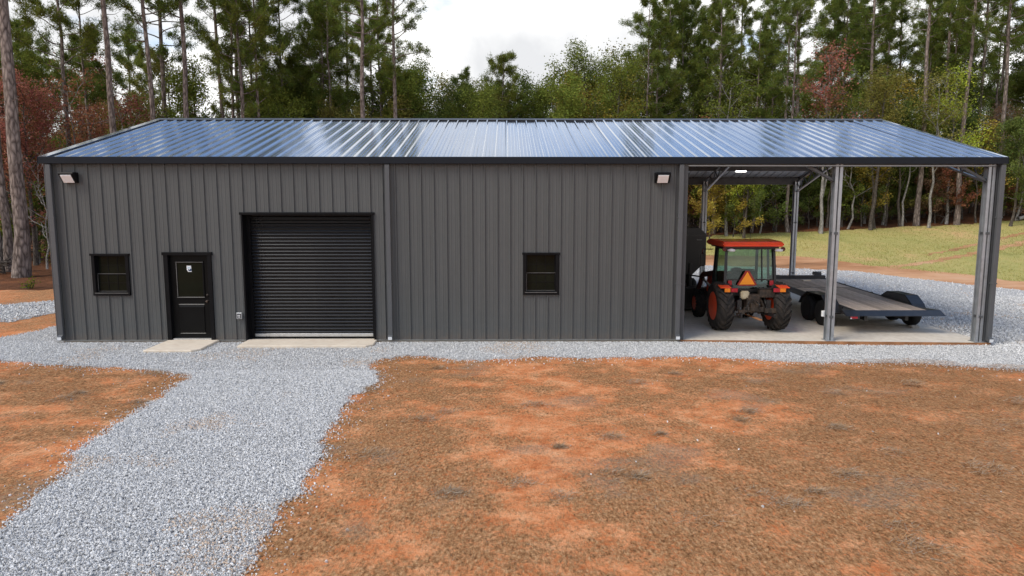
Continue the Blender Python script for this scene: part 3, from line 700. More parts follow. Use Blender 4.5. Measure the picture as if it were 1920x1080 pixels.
# gutter, front and rear
for y0, y1 in ((-.15, -.005), (DY + .02, DY + .16)):
    m = MB(); m.prism([(y0, 4.285), (y0 - .0, 4.435), (y0 + .012, 4.445), (y0 + .02, 4.435), (y0 + .02, 4.30), (y1, 4.30), (y1, 4.282)], -.10, LX + .03, 'x')
    m.box(-.105, -.09, y0, y1, 4.282, 4.444).box(LX + .02, LX + .035, y0, y1, 4.282, 4.444)
    m.build('gutter', M['gutter'], B)
m_ = MB(); m_.box(WX + .05, LX, -.01, .05, 4.235, 4.262); m_.build('eave_strut', M['galv'], B)
m_ = MB(); m_.box(WX + .05, LX, DY - .06, DY, 4.16, 4.34).box(WX + .05, LX, DY - .14, DY, 4.15, 4.16); m_.build('eave_strut', M['galv_dark'], B)
# downspouts
for x in (.115, 8.11, 15.115, 22.80):
    z0 = slab_z(x) if x > WX else .02
    m = MB(); m.box(x - .055, x + .055, -.135, -.052, z0 + .15, 4.27); d = m.build('downspout', M['downspout'], B, bevel=.008)
    m = MB(); m.prism([(-.135, z0 + .155), (-.052, z0 + .155), (-.052, z0 + .07), (-.19, z0 + .035), (-.20, z0 + .115)], x - .052, x + .052, 'x'); m.build('elbow', M['downspout'], d)
    m = MB(); m.prism([(-.2015, z0 + .112), (-.194, z0 + .04), (-.200, z0 + .038), (-.2075, z0 + .112)], x - .047, x + .047, 'x'); m.build('outlet', M['white'], d)
    for zz in (1.4, 3.0): MB().box(x - .065, x + .065, -.139, -.04, zz, zz + .03).build('strap', M['downspout'], d)

# roll-up door
x0, x1, zt = 4.585, 7.72, 3.08
m = MB(); m.box(x0 - .05, x1 + .05, -.06, .1, zt, zt + .06)
RD = m.build('roll_up_door', M['black'], B, bevel=.006)
for xa, xb in ((x0 - .02, x0 + .02), (x1 - .02, x1 + .02)): MB().box(xa, xb, -.05, .36, 0, zt).build('jamb', M['black'], RD)
MB().box(x0 + .02, x1 - .02, .0, .36, zt - .01, zt + .05).build('head', M['black'], RD)
for xa, xb in ((x0 + .02, x0 + .10), (x1 - .10, x1 - .02)): MB().box(xa, xb, .22, .34, .02, zt).build('guide', M['black'], RD)
M['slat'] = pm('black_slat', (.009, .009, .0095), .3, 0, .2, 2, spec=.5)
sp = .0835; prof = [(.30, 0), (.272, .016), (.262, .036), (.272, .056), (.30, .0725), (.30, .0835), (.312, .0835), (.312, 0)]
m = MB(); m.prism(prof, x0 + .09, x1 - .09, 'x'); sl = m.mesh('slat')
for i in range(35): obj('slat', sl, M['slat'], RD, (0, 0, .135 + i * sp))
MB().box(x0 + .08, x1 - .08, .255, .31, .055, .135).build('bottom_bar', M['alu'], RD, bevel=.006)
MB().box(x0 + .08, x1 - .08, .262, .30, .035, .055).build('bottom_seal', M['black'], RD)

# entry door
x0, x1, zt = 2.69, 3.78, 2.16
m = MB(); m.box(x0 - .03, x0 + .075, -.055, .14, .02, zt).box(x1 - .06, x1 + .03, -.055, .14, .02, zt).box(x0 - .055, x1 + .055, -.07, .14, zt - .05, zt + .025)
D = m.build('door', M['black'], B, bevel=.004)
M['doorleaf'] = pm('black_door_paint', (.006, .006, .006), .4, 0, .12, 2, spec=.12)
dx0, dx1 = x0 + .08, x1 - .065; lf_ = MB(); lf_.box(dx0, dx1, .055, .10, .075, zt - .055); leaf = lf_.build('leaf', M['doorleaf'], D)
gx0, gx1, g0, g1 = dx0 + .17, dx1 - .17, 1.10, 1.92
MB().box(gx0, gx1, .046, .054, g0, g1).build('glass', M['glass'], D)
m = MB(); m.box(gx0 - .045, gx1 + .045, .03, .054, g1, g1 + .04).box(gx0 - .045, gx1 + .045, .03, .054, g0 - .04, g0).box(gx0 - .045, gx0, .03, .054, g0, g1).box(gx1, gx1 + .045, .03, .054, g0, g1)
m.build('glass_frame', M['doorleaf'], D, bevel=.012)
MB().box(gx0 - .03, gx1 + .03, .026, .0305, g1 + .012, g1 + .022).box(gx0 - .03, gx1 + .03, .026, .0305, g0 - .03, g0 - .016).box(gx0 - .018, gx0 - .008, .026, .0305, g0, g1).build('glazing_bead', M['mullion'], D)
m = MB(); m.prism([(.054, .20), (.036, .245), (.036, .84), (.054, .885)], gx0, gx1, 'x'); m.build('raised_panel', M['doorleaf'], D, bevel=.004)
MB().box(gx0 - .01, gx1 + .01, .044, .0535, .89, .91).box(gx0 - .01, gx1 + .01, .044, .0535, .175, .19).build('panel_moulding', M['mullion'], D, bevel=.003)
MB().box(dx0 + .01, dx1, -.02, .10, .036, .066).build('threshold', M['alu'], D)
m = MB(); m.lathe([(.032, .050), (.032, .03), (.02, .022), (.0, .02)], 14, 'y'); m.build('deadbolt', M['grime'], D, (dx1 - .07, 0, 1.13))
m = MB(); m.lathe([(.03, .050), (.03, .035), (.013, .03), (.013, -.01), (.03, -.015), (.03, -.035), (0, -.04)], 14, 'y'); m.build('knob', M['grime'], D, (dx1 - .07, 0, .98))
sx, sz = gx0 + .235, 1.70
m = MB(); m.prism([(sx, sz + .15), (sx + .105, sz + .15), (sx + .115, sz), (sx + .03, sz), (sx, sz + .05)], .0385, .0455, 'y'); st_ = m.build('sticker', M['white'], D)
m = MB(); m.prism([(sx + .038, sz + .02), (sx + .112, sz + .02), (sx + .112, sz + .075), (sx + .08, sz + .075), (sx + .072, sz + .05), (sx + .058, sz + .05), (sx + .05, sz + .07), (sx + .04, sz + .07)], .034, .0383, 'y'); m.build('print', M['blue_print'], st_)
m = MB(); m.box(sx + .02, sx + .09, .035, .0383, sz + .10, sz + .118).box(sx + .02, sx + .1, .035, .0383, sz + .08, sz + .088); m.build('print', M['skyblue_print'], st_)

# windows
for x0, x1, z0, z1 in HOLES[2:]:
    m = MB(); m.box(x0 - .05, x1 + .05, -.065, .03, z1 - .02, z1 + .03)
    m.box(x0 - .025, x0 + .05, -.05, .12, z0, z1 - .02).box(x1 - .05, x1 + .025, -.05, .12, z0, z1 - .02).box(x0 - .025, x1 + .025, -.055, .12, z0 - .03, z0 + .04)
    W = m.build('window', M['black'], B, bevel=.004)
    zm = (z0 + z1) / 2
    for q, (za, zb, yy) in enumerate(((zm - .02, z1 - .02, .075), (z0 + .04, zm + .02, .045))):
        m = MB(); a_, b_ = x0 + .05, x1 - .05
        m.box(a_, b_, yy, yy + .03, za, za + .035).box(a_, b_, yy, yy + .03, zb - .03, zb).box(a_, a_ + .03, yy, yy + .03, za + .035, zb - .03).box(b_ - .03, b_, yy, yy + .03, za + .035, zb - .03)
        m.build('sash', M['black'], W)
        MB().box(a_ + .028, b_ - .028, yy + .012, yy + .018, za + .033, zb - .028).build('pane', M['glass'], W)
        m = MB(); wv = (b_ - a_ - .06)
        for k in (1, 2): m.box(a_ + .03 + wv * k / 3 - .006, a_ + .03 + wv * k / 3 + .006, yy + .004, yy + .0115, za + .035, zb - .03)
        m.box(a_ + .03, b_ - .03, yy + .005, yy + .0105, (za + zb) / 2 - .006, (za + zb) / 2 + .006)
        m.build('muntin', M['black'], W)
    MB().box(x0 + .055, x1 - .055, .040, .0445, zm + .012, zm + .019).box(x0 + .06, x1 - .06, .040, .0445, z0 + .066, z0 + .072).box(x0 + .02, x1 - .02, -.0585, -.0555, z0 + .026, z0 + .036).build('edge_strip', M['mullion'], W)
    MB().box(x0 + .056, x0 + .063, .038, .0445, z0 + .06, zm).build('edge_strip', M['mullion'], W)

# wall lights
for xa, xb in ((.42, .77), (14.48, 14.83)):
    m = MB(); m.prism([(-.032, 3.83), (-.032, 4.08), (-.24, 4.08), (-.26, 4.04), (-.10, 3.83)], xa, xb, 'x'); hl = m.build('wall_light', M['black'], B, bevel=.008)
    m = MB(); n_ = Vector((0, -.795, -.606)); p0 = Vector((0, -.247, 4.012)); p1 = Vector((0, -.117, 3.842))
    c = [p0 + n_ * .012, p1 + n_ * .012]
    m.face([(xa + .05, c[0].y, c[0].z), (xb - .05, c[0].y, c[0].z), (xb - .05, c[1].y, c[1].z), (xa + .05, c[1].y, c[1].z)])
    ob = m.build('lens', M['lens'], hl); sm_ = ob.modifiers.new('thick', 'SOLIDIFY'); sm_.thickness = .012
# outlets
m = MB(); m.box(4.36, 4.5, -.075, -.02, .55, .71); o_ = m.build('outlet_box', M['galv'], B, bevel=.012)
MB().box(4.385, 4.475, -.079, -.0755, .58, .68).build('cover', M['black'], o_)
m = MB()
for ax in (4.412, 4.448):
    for az in (.605, .645): m.lathe([(.013, -.086), (.013, -.0795)], 10, 'y') if False else m.box(ax - .012, ax + .012, -.084, -.0795, az - .01, az + .014)
m.build('socket', M['white'], o_)

# carport frame: columns, trussed rafters, braces
def column(x, y, face, w_=.17, d_=.18):
    z0 = slab_z(x) - .005; m = MB()
    for s_ in (-1, 1):
        m.box(x + s_ * .02 - .004, x + s_ * .02 + .004, y - d_ / 2, y + d_ / 2, z0, 4.30)
        for t_ in (-1, 1):
            xa = x + s_ * .02; xb = x + s_ * w_ / 2
            m.box(min(xa, xb), max(xa, xb), y + t_ * d_ / 2 - .004, y + t_ * d_ / 2 + .004, z0, 4.30)
            m.box(xb - .004, xb + .004, y + t_ * d_ / 2 - (.03 if t_ > 0 else -.0), y + t_ * d_ / 2 + (.03 if t_ < 0 else 0), z0, 4.30)
    c_ = m.build('column', M['galv'], B)
    MB().box(x - .12, x + .12, y - .13, y + .13, z0 + .004, z0 + .02).build('base_plate', M['galv'], c_)
    for zz in (.55, 2.6): MB().box(x - .045, x + .045, y - d_ / 2 - .02, y + d_ / 2 + .02, zz, zz + .06).build('clip', M['galv_dark'], c_)
    return c_
def truss(x):
    for s_ in (0, 1):
        Y = (lambda v: v) if s_ == 0 else (lambda v: 2 * RY - v)
        tp = lambda v: roof_z(v) - .22; bt = lambda v: roof_z(v) - .22 - (.30 + .10 * (1 - v / RY))
        m = MB(); m.bar((x, Y(.05), tp(.05)), (x, Y(RY), tp(RY)), .07, .05); t_ = m.build('truss', M['galv_dark'], B)
        m = MB(); m.bar((x, Y(.05), bt(.05)), (x, Y(RY), bt(RY)), .075, .05); m.build('lower_chord', M['galv'], t_)
        v = .15; k_ = 0
        while v < RY - .3:
            a_, b_ = ((v, tp(v)), (v + .32, bt(v + .32))) if k_ % 2 == 0 else ((v, bt(v)), (v + .32, tp(v + .32)))
            m = MB(); m.bar((x, Y(a_[0]), a_[1]), (x, Y(b_[0]), b_[1]), .028); m.build('web', M['galv_dark'], t_); v += .32; k_ += 1
for x in (18.93, 22.62):
    column(x, .09, 1); column(x, DY - .1, 1); truss(x)
m = MB(); m.box(22.715, 22.86, -.03, -.024, slab_z(22.8), 4.3).box(22.85, 22.856, -.024, .2, slab_z(22.8), 4.3); m.build('post_cladding', M['trim'], B)
for x, dx in ((22.62, -1), (18.93, -1)):
    m = MB(); m.bar((x, .10, 3.86), (x + dx * .72, .10, 4.24), .055); m.build('knee_brace', M['galv_dark'], B)
# lights hanging under the carport roof, weatherproof box on the post
for x, y, z, l_ in ((17.75, 3.5, 4.27, .30), (18.45, 2.0, 4.39, .1)):
    m = MB(); m.box(x - l_ / 2, x + l_ / 2, y - .05, y + .05, z, z + .035); f_ = m.build('ceiling_light', M['lamp'], B, bevel=.012)
    MB().box(x - .006, x + .006, y - .006, y + .006, z + .036, roof_z(y) - .02).build('hanger', M['black'], f_)
m = MB(); m.box(18.80, 19.06, .2, .27, .55, .70); m.build('outlet_box', M['white'], B, bevel=.01)

# ------------------------------------------------------------------ tractor (rear towards the yard)
TX, TY = 17.385, 1.47
TR = thing('tractor', 'orange cab tractor with orange warning triangle parked under the carport', 'tractor', (TX, TY, slab_z(TX)))
def ag_tyre(R_, wd, lugs, rim_r):
    m = MB(); h = wd / 2; b = R_ - .05
    m.lathe([(rim_r, -h * .80), (rim_r + .03, -h * .98), ((rim_r + b) / 2, -h), (b - .05, -h * .94), (b, -h * .62), (b + .012, 0), (b, h * .62), (b - .05, h * .94), ((rim_r + b) / 2, h), (rim_r + .03, h * .98), (rim_r, h * .80)], 56, 'x')
    for s_ in (-1, 1):
        for k in range(lugs):
            a0 = 2 * math.pi * (k + (.5 if s_ > 0 else 0)) / lugs; rows = []
            for t_, (lat, rr) in enumerate(((.03, R_), (.45, R_ - .004), (.8, R_ - .02), (1.0, R_ - .09), (1.015, R_ - .17))):
                a_ = a0 + (lat ** 1.1) * .42 * .65 / R_; wa = (.030 + .012 * lat) / R_
                x = s_ * lat * h; lo = b - .02 if lat < .9 else rr - .06
                rows.append([(x, r_ * math.sin(a_ + d_), r_ * math.cos(a_ + d_)) for r_, d_ in ((lo, -wa * 1.3), (rr, -wa), (rr, wa), (lo, wa * 1.3))])
            vr = [[m.bm.verts.new(p) for p in q] for q in rows]
            for u, v in zip(vr, vr[1:]):
                for i in range(3): m.bm.faces.new((u[i], u[i + 1], v[i + 1], v[i]))
            m.bm.faces.new(vr[0]); m.bm.faces.new(vr[-1][::-1])
    return m.mesh('tyre')
def rim(rim_r, wd, dish):
    """disc wheel; dish = outward side sign"""
    m = MB(); h = wd / 2 * .92 * dish
    m.lathe([(rim_r + .012, h), (rim_r - .012, h * 1.02), (rim_r - .03, h * .9), (rim_r - .04, h * .92), (rim_r * .6, h * .86), (rim_r * .5, h * .8), (rim_r * .28, h * .8), (rim_r * .26, h * .95), (rim_r * .10, h * 1.0), (0, h * 1.0)], 36, 'x')
    m.lathe([(rim_r + .012, -h), (rim_r - .012, -h * 1.02), (rim_r - .03, -h * .9), (rim_r - .05, -h * .75), (rim_r * .5, -h * .6), (rim_r * .28, -h * .6), (0, -h * .6)], 36, 'x')
    for k in range(8):
        a_ = 2 * math.pi * k / 8; m.box(min(h * .78, h * .78 + .03 * dish), max(h * .78, h * .78 + .03 * dish), -.014, .014, -.014, .014, Matrix.Translation((0, rim_r * .42 * math.cos(a_), rim_r * .42 * math.sin(a_))))
    return m.mesh('rim')
rt = ag_tyre(.655, .42, 20, .36); ft = ag_tyre(.43, .28, 16, .22)
for s_ in (-1, 1):
    wh = MB().lathe([(.09, -.2 * s_), (.09, .1 * s_), (.06, .13 * s_), (0, .13 * s_)], 18, 'x').build('rear_wheel', M['orange'], TR, (s_ * .745, 0, .65))
    obj('tyre', rt, M['rubber'], wh, (0, 0, 0), (0.1 * s_, 0, 0) if s_ > 0 else (0.1, 0, 0)); obj('rim', rim(.37, .42, s_), M['orange'], wh)
    wh = MB().lathe([(.07, -.12 * s_), (.07, .1 * s_), (.05, .12 * s_), (0, .12 * s_)], 16, 'x').build('front_wheel', M['orange'], TR, (s_ * .72, 2.12, .425))
    obj('tyre', ft, M['rubber'], wh); obj('rim', rim(.23, .28, s_), M['orange'], wh)
# body: chassis, axles, hood
m = MB(); m.box(-.2, .2, -.28, 2.4, .5, .92).box(-.62, .62, -.14, .14, .53, .77).box(-.17, .17, -.42, -.2, .55, 1.0); m.build('chassis', M['grime'], TR, bevel=.02)
MB().box(-.62, .62, 2.02, 2.22, .36, .5).build('front_axle', M['blackpaint'], TR, bevel=.02)
m = MB(); m.prism([(1.0, .92), (1.0, 1.42), (1.3, 1.46), (2.2, 1.38), (2.62, 1.22), (2.7, 1.0), (2.68, .7), (2.2, .7), (2.2, .92)], -.34, .34, 'x'); m.build('hood', M['orange'], TR, bevel=.03, seg=2)
# cab: pillars, roof, glass, floor and seat
cb = MB()
cab_pts = {'rl': (-.66, -.10), 'rr': (.66, -.10), 'ml': (-.74, .55), 'mr': (.74, .55), 'fl': (-.60, 1.12), 'fr': (.60, 1.12)}
top_pts = {'rl': (-.62, .02), 'rr': (.62, .02), 'ml': (-.68, .55), 'mr': (.68, .55), 'fl': (-.56, 1.02), 'fr': (.56, 1.02)}
for k_ in cab_pts:
    (xa, ya), (xb, yb) = cab_pts[k_], top_pts[k_]; cb.bar((xa, ya, 1.05), (xb, yb, 2.20), .075 if k_[0] != 'm' else .05)
for u, v in (('rl', 'rr'), ('rl', 'ml'), ('ml', 'fl'), ('rr', 'mr'), ('mr', 'fr'), ('fl', 'fr')):
    (xa, ya), (xb, yb) = top_pts[u], top_pts[v]; cb.bar((xa, ya, 2.19), (xb, yb, 2.19), .07)
    (xa, ya), (xb, yb) = cab_pts[u], cab_pts[v]; cb.bar((xa, ya, 1.08), (xb, yb, 1.08), .07)
cb.bar((.32, -.075, 1.3), (.31, .012, 2.18), .03).bar((-.66, -.09, 1.36), (.66, -.09, 1.36), .03)
CAB = cb.build('cab', M['blackpaint'], TR)
m = MB(); m.prism([(-.22, 2.23), (-.30, 2.27), (-.26, 2.345), (-.12, 2.375), (.8, 2.40), (1.2, 2.37), (1.3, 2.30), (1.22, 2.23)], -.80, .80, 'x')
rf_ = m.build('cab_roof', M['orange'], TR, bevel=.035, seg=3)
MB().box(-.70, .70, -.16, 1.12, 2.185, 2.232).build('roof_liner', M['blackpaint'], TR)
def pane(name, q):
    m = MB(); m.face(q); o = m.build(name, M['cabglass'], CAB); s2 = o.modifiers.new('thick', 'SOLIDIFY'); s2.thickness = .006; s2.offset = 0; return o
pane('rear_glass', [(-.62, -.09, 1.12), (.62, -.09, 1.12), (.58, .02, 2.16), (-.58, .02, 2.16)])
for s_ in (-1, 1):
    pane('side_glass', [(s_ * .665, -.05, 1.12), (s_ * .735, .53, 1.12), (s_ * .675, .53, 2.16), (s_ * .625, .04, 2.16)])
    pane('side_glass', [(s_ * .735, .58, 1.12), (s_ * .605, 1.1, 1.12), (s_ * .565, 1.0, 2.16), (s_ * .675, .58, 2.16)])
pane('windscreen', [(-.58, 1.12, 1.12), (.58, 1.12, 1.12), (.54, 1.02, 2.16), (-.54, 1.02, 2.16)])
m = MB(); m.box(-.24, .24, .18, .62, 1.0, 1.14).prism([(.14, 1.12), (.26, 1.12), (.22, 1.62), (.12, 1.62)], -.23, .23, 'x'); m.build('seat', M['blackpaint'], TR, bevel=.04, seg=2)
MB().lathe([(.19, -.015), (.205, 0), (.19, .015), (.175, 0), (.19, -.015)], 24, 'z').build('steering_wheel', M['blackpaint'], TR, (0, .88, 1.48), (.5, 0, 0))
MB().box(-.3, .3, .95, 1.1, 1.0, 1.42).build('dashboard', M['blackpaint'], TR, bevel=.03)
MB().box(-.62, .62, -.08, 1.1, .93, 1.03).build('cab_floor', M['blackpaint'], TR)
# rear fenders with lamps
for s_ in (-1, 1):
    m = MB(); a0, a1 = (.48, .90) ; xa, xb = sorted((s_ * a0, s_ * a1)); pr = []
    ar = [-.75 + 1.25 * i / 9 for i in range(10)]
    out_ = [(-math.sin(t_ - .15) * .74 + .05, .62 + math.cos(t_ - .15) * .62) for t_ in ar[::-1]]
    pr = [(y, z) for y, z in out_] + [(y * .97, z - .025) for y, z in out_[::-1]]
    m.prism(pr, xa, xb, 'x'); m.build('fender', M['blackpaint'], TR)
    m = MB(); m.prism([(-.50, 1.195), (-.30, 1.235), (.1, 1.235), (.1, 1.21), (-.3, 1.21), (-.50, 1.175)], min(s_ * .62, s_ * .90), max(s_ * .62, s_ * .90), 'x'); m.build('fender_top', M['orange'], TR, bevel=.006)
    xs_ = (s_ * .46, s_ * .64, s_ * .80)
    tl_ = MB().box(min(xs_[0], xs_[2]), max(xs_[0], xs_[2]), -.50, -.44, 1.06, 1.185).build('tail_light', M['blackpaint'], TR, bevel=.006)
    MB().box(min(xs_[0], xs_[1]) + .01, max(xs_[0], xs_[1]), -.525, -.50, 1.075, 1.175).build('lens', M['redlens'], tl_, bevel=.008)
    MB().box(min(xs_[1], xs_[2]), max(xs_[1], xs_[2]) - .01, -.525, -.50, 1.075, 1.175).build('lens', M['amber'], tl_, bevel=.008)
    m = MB(); m.box(s_ * .55 - .05, s_ * .55 + .05, -.15, -.13, 1.16, 1.34); m.build('reflector', M['redlens'], TR)
    wl_ = MB().lathe([(.09, 0), (.105, .03), (.10, .05), (.02, .075), (0, .075)], 18, 'z').build('work_light', M['white'], TR, (s_ * .55 if s_ < 0 else .70, -.16, 2.11))
    MB().lathe([(.055, -.01), (.06, .0), (.055, .04), (0, .055)], 14, 'y').build('turn_signal', M['maroon'], TR, (s_ * .72 if s_ < 0 else .82, -.14, 2.17))
# slow-moving-vehicle triangle
m = MB(); m.prism([(-.29, 1.20), (.09, 1.20), (.16, 1.23), (-.05, 1.60), (-.15, 1.60), (-.36, 1.23)], -.155, -.145, 'y'); tr_ = m.build('warning_triangle', M['smv_red'], TR)
m = MB(); m.prism([(-.305, 1.237), (.105, 1.237), (-.10, 1.575)], -.162, -.1555, 'y'); m.build('centre', M['smv'], tr_)
# hitch and rear hardware
m = MB(); m.box(.14, .56, -.42, -.28, .92, 1.15); m.build('toolbox', M['grime'], TR, bevel=.012)
MB().box(.12, .58, -.44, -.26, 1.15, 1.17).build('toolbox_lid', M['blackpaint'], TR)
m = MB(); m.box(-.33, -.11, -.42, -.28, .88, 1.09); m.build('fluid_reservoir', M['beige'], TR, bevel=.03, seg=2)
m = MB()
for s_ in (-1, 1):
    m.bar((s_ * .26, -.1, .52), (s_ * .43, -.78, .50), .05, .09).bar((s_ * .30, -.25, 1.0), (s_ * .37, -.52, .52), .045)
    m.box(s_ * .38 - .06, s_ * .38 + .06, -.46, -.34, .62, .86)
m.build('lift_arms', M['blackpaint'], TR, bevel=.006)
m = MB(); m.box(-.26, .26, -.48, -.36, .55, .68).box(-.1, .1, -.52, -.42, .58, .78).box(.26, .64, -.56, -.48, .54, .66).box(-.42, -.26, -.55, -.46, .5, .62)
for k in range(26): 
    x_, z_ = rng.uniform(-.42, .42), rng.uniform(.45, .98); q = rng.uniform(.02, .06, 3); m.cbox((x_, -.34 - rng.uniform(0, .16), z_), *q)
m.build('hitch_block', M['grime'], TR, bevel=.006)
m = MB(); m.bar((-.12, -.35, .95), (-.16, -.5, .6), .03).bar((0, -.3, .9), (.02, -.62, .74), .045).bar((.16, -.3, .98), (.28, -.5, .62), .035); m.build('top_link', M['grime'], TR)
m = MB(); m.bar((-.04, 0, .42), (.10, -.72, .38), .07, .03); m.build('drawbar', M['slab_edge'], TR)
for s_, zt_ in ((-1, 1),):
    m = MB(); m.tube([(-.1, -.38, .8), (-.2, -.52, .72), (-.24, -.45, .55), (-.1, -.4, .5)], .012, 6).tube([(.05, -.36, .85), (.12, -.55, .75), (.06, -.5, .6)], .012, 6); m.build('hydraulic_hose', M['blackpaint'], TR)
# mirrors, antenna
m = MB(); m.tube([(-.68, .98, 2.1), (-.95, 1.0, 2.1), (-.98, .98, 2.08), (-.98, .98, 1.98)], .014, 6); mi_ = m.build('mirror_arm', M['maroon'], TR)
m = MB(); m.box(-1.06, -.88, .95, 1.02, 1.62, 2.0); m.build('mirror', M['blackpaint'], mi_, bevel=.03, seg=2)
MB().tube([(.10, .3, 2.38), (.10, .3, 2.62)], .006, 5).build('antenna', M['blackpaint'], TR)
# front loader
m = MB()
for s_ in (-1, 1):
    m.bar((s_ * .52, 1.15, .6), (s_ * .55, 1.2, 1.45), .10, .12).bar((s_ * .55, 1.2, 1.42), (s_ * .55, 2.35, 1.25), .09, .14).bar((s_ * .55, 2.35, 1.25), (s_ * .55, 3.1, .45), .09, .14)
LO = m.build('loader', M['maroon'], TR)
m = MB()
for s_ in (-1, 1): m.bar((s_ * .55, 1.3, .95), (s_ * .55, 2.3, 1.12), .05).bar((s_ * .55, 2.2, 1.38), (s_ * .55, 3.05, .72), .05)
m.build('hydraulic_cylinder', M['alu'], LO)
m = MB(); m.prism([(3.05, .12), (3.05, .75), (3.12, .78), (3.2, .2), (3.75, .12), (3.75, .08), (3.1, .08)], -.95, .95, 'x').box(-.97, -.94, 3.06, 3.74, .1, .5).box(.94, .97, 3.06, 3.74, .1, .5); m.build('bucket', M['blackpaint'], LO)

# ------------------------------------------------------------------ black hopper machine in front of the tractor
HP = thing('hopper_machine', 'tall black steel hopper machine standing between the wall and the tractor', 'machine', (16.5, 6.6, slab_z(16.3)))
m = MB(); m.prism([(-1.0, 2.58), (.80, 2.58), (1.06, 2.36), (1.06, 1.45), (.62, 1.0), (-.6, 1.0), (-1.0, 1.5)], -.55, .9, 'y'); m.build('hopper', M['hopper'], HP, bevel=.02)
MB().box(-1.02, 1.10, -.58, -.55, 2.28, 2.33).build('rim', M['blackpaint'], HP)
m = MB(); m.box(-.7, .6, -.4, .8, .42, 1.1).box(-.95, .75, -.62, -.5, .55, .64).box(-.6, -.5, -.6, .8, .5, 1.5).box(.5, .6, -.6, .8, .5, 1.4); m.build('frame', M['blackpaint'], HP, bevel=.01)
for s_ in (-1, 1):
    m = MB(); m.lathe([(.2, -.11), (.36, -.12), (.41, -.07), (.415, 0), (.41, .07), (.36, .12), (.2, .11)], 28, 'x'); m.build('wheel', M['trailer_rubber'], HP, (s_ * .85 - .05, .2, .412))
m = MB(); m.prism([(.09 * math.cos(t_ * math.pi / 10), 2.1 + .09 * math.sin(t_ * math.pi / 10)) for t_ in range(20)], -.558, -.5505, 'y'); em = m.build('emblem', M['grey_print'], HP, (.16, 0, 0))
MB().box(-.015, .05, -.565, -.5585, 2.07, 2.13).build('mark', M['hopper'], em)
m = MB()
for i, (dx, ww) in enumerate(((0, .03), (.045, .03), (.085, .026), (.12, .03), (.16, .012))): m.box(.74 + dx, .74 + dx + ww, -.558, -.5505, 2.155, 2.185 + (.01 if i == 0 else 0))
m.build('lettering', M['grey_print'], HP)
m = MB(); m.tube([(-.3, -.6, 1.25), (-.1, -.8, .95), (.2, -.75, .8), (.4, -.62, .62)], .03, 8).box(-.45, .35, -.95, -.6, .3, .75).tube([(.55, -.6, 1.0), (.95, -.7, .95), (1.1, -.75, .7)], .025, 8); m.build('engine_block', M['blackpaint'], HP)

# ------------------------------------------------------------------ flatbed trailer
RX, RYY = 21.10, 1.22; TRL = thing('flatbed_trailer', 'black tandem-axle flatbed trailer with weathered wood plank deck on the carport slab', 'trailer', (RX, RYY, slab_z(RX)))
PIT = math.radians(2.0); dz = lambda y: .60 + .0 + y * math.tan(PIT)
LEN = 5.95; seam = 3.95
DK = MB(); 
for s_ in (-1, 1): DK.box(min(s_ * .95, s_ * 1.02), max(s_ * .95, s_ * 1.02), 0, LEN, -.13, .012)
DK.box(-.95, .95, LEN - .08, LEN, -.13, .012)
for y in np.arange(.3, LEN, .6): DK.box(-.95, .95, y, y + .05, -.12, -.042)
DECK = DK.build('deck_frame', M['trailer'], TRL, (0, 0, .60), (PIT, 0, 0), bevel=.004)
wp = 1.9 / 11
for part_, (ya, yb) in enumerate(((.01, seam - .02), (seam + .02, LEN - .09))):
    m = MB(); m.box(.004, wp - .004, ya, yb, -.04, 0); pk = m.mesh('plank', bevel=.004)
    for i in range(11):
        o = obj('plank', pk, M['wood'], DECK, (-.95 + i * wp, 0, rng.uniform(-.002, .003)))
MB().box(-.95, .95, seam - .018, seam + .018, -.04, .004).build('hinge_strip', M['trailer'], DECK)
m = MB(); m.prism([(.0, .005), (.0, -.06), (-.24, -.115), (-.26, -.105)], -1.30, 1.30, 'x'); m.build('rear_plate', M['trailer'], DECK, bevel=.003)
for s_ in (-1, 1):
    m = MB(); m.prism([(.95 * s_, .46), (1.04 * s_, .46), (1.30 * s_, .02), (1.30 * s_, 0), (.95 * s_, 0)], -.10, .004, 'z'); m.build('rear_gusset', M['trailer'], DECK)
    # fender over the tandem wheels
    fy = [.62, .80, 1.12, 2.05, 2.40, 2.58]; fz = [.44, .66, .86, .86, .68, .46]
    pr = list(zip(fy, fz)) + [(y + (1.6 - y) * .02, z - .012) for y, z in list(zip(fy, fz))[::-1]]
    m = MB(); m.prism(pr, min(s_ * 1.0, s_ * 1.36), max(s_ * 1.0, s_ * 1.36), 'x')
    m.prism([(y, z) for y, z in zip(fy, fz)] + [(2.56, .5), (.64, .5)], min(s_ * 1.0, s_ * 1.008), max(s_ * 1.0, s_ * 1.008), 'x')
    m.build('fender', M['trailer'], TRL, (0, 0, .0))
    for k, yy in enumerate((1.12, 2.04)):
        m = MB(); m.lathe([(.2, -.1), (.33, -.115), (.362, -.07), (.366, 0), (.362, .07), (.33, .115), (.2, .1)], 32, 'x'); wh = m.build('wheel', M['trailer_rubber'], TRL, (1.2 if s_ > 0 else -1.26, yy, .364))
        m = MB(); q = s_; m.lathe([(.205, .09 * q), (.19, .095 * q), (.17, .04 * q), (.08, .03 * q), (.06, .075 * q), (0, .08 * q)], 24, 'x'); m.build('hub', M['blackpaint'], wh)
    if s_ > 0: continue
    m = MB(); xc = s_ * 1.14; m.box(xc - .13, xc + .13, -.36, -.30, .42, .50); 
    tl_ = m.build('tail_light', M['trailer'], TRL, bevel=.006)
    MB().box(xc - .115, xc + .075, -.372, -.361, .435, .488).build('lens', M['redlens'], tl_, bevel=.006)
    MB().box(xc - .12, xc - .085, -.376, -.3725, .432, .46).build('bezel', M['white'], tl_)
for yy in (1.12, 2.04): MB().tube([(-1.05, yy, .364), (1.05, yy, .364)], .04, 10).build('axle', M['trailer'], TRL)
m = MB()
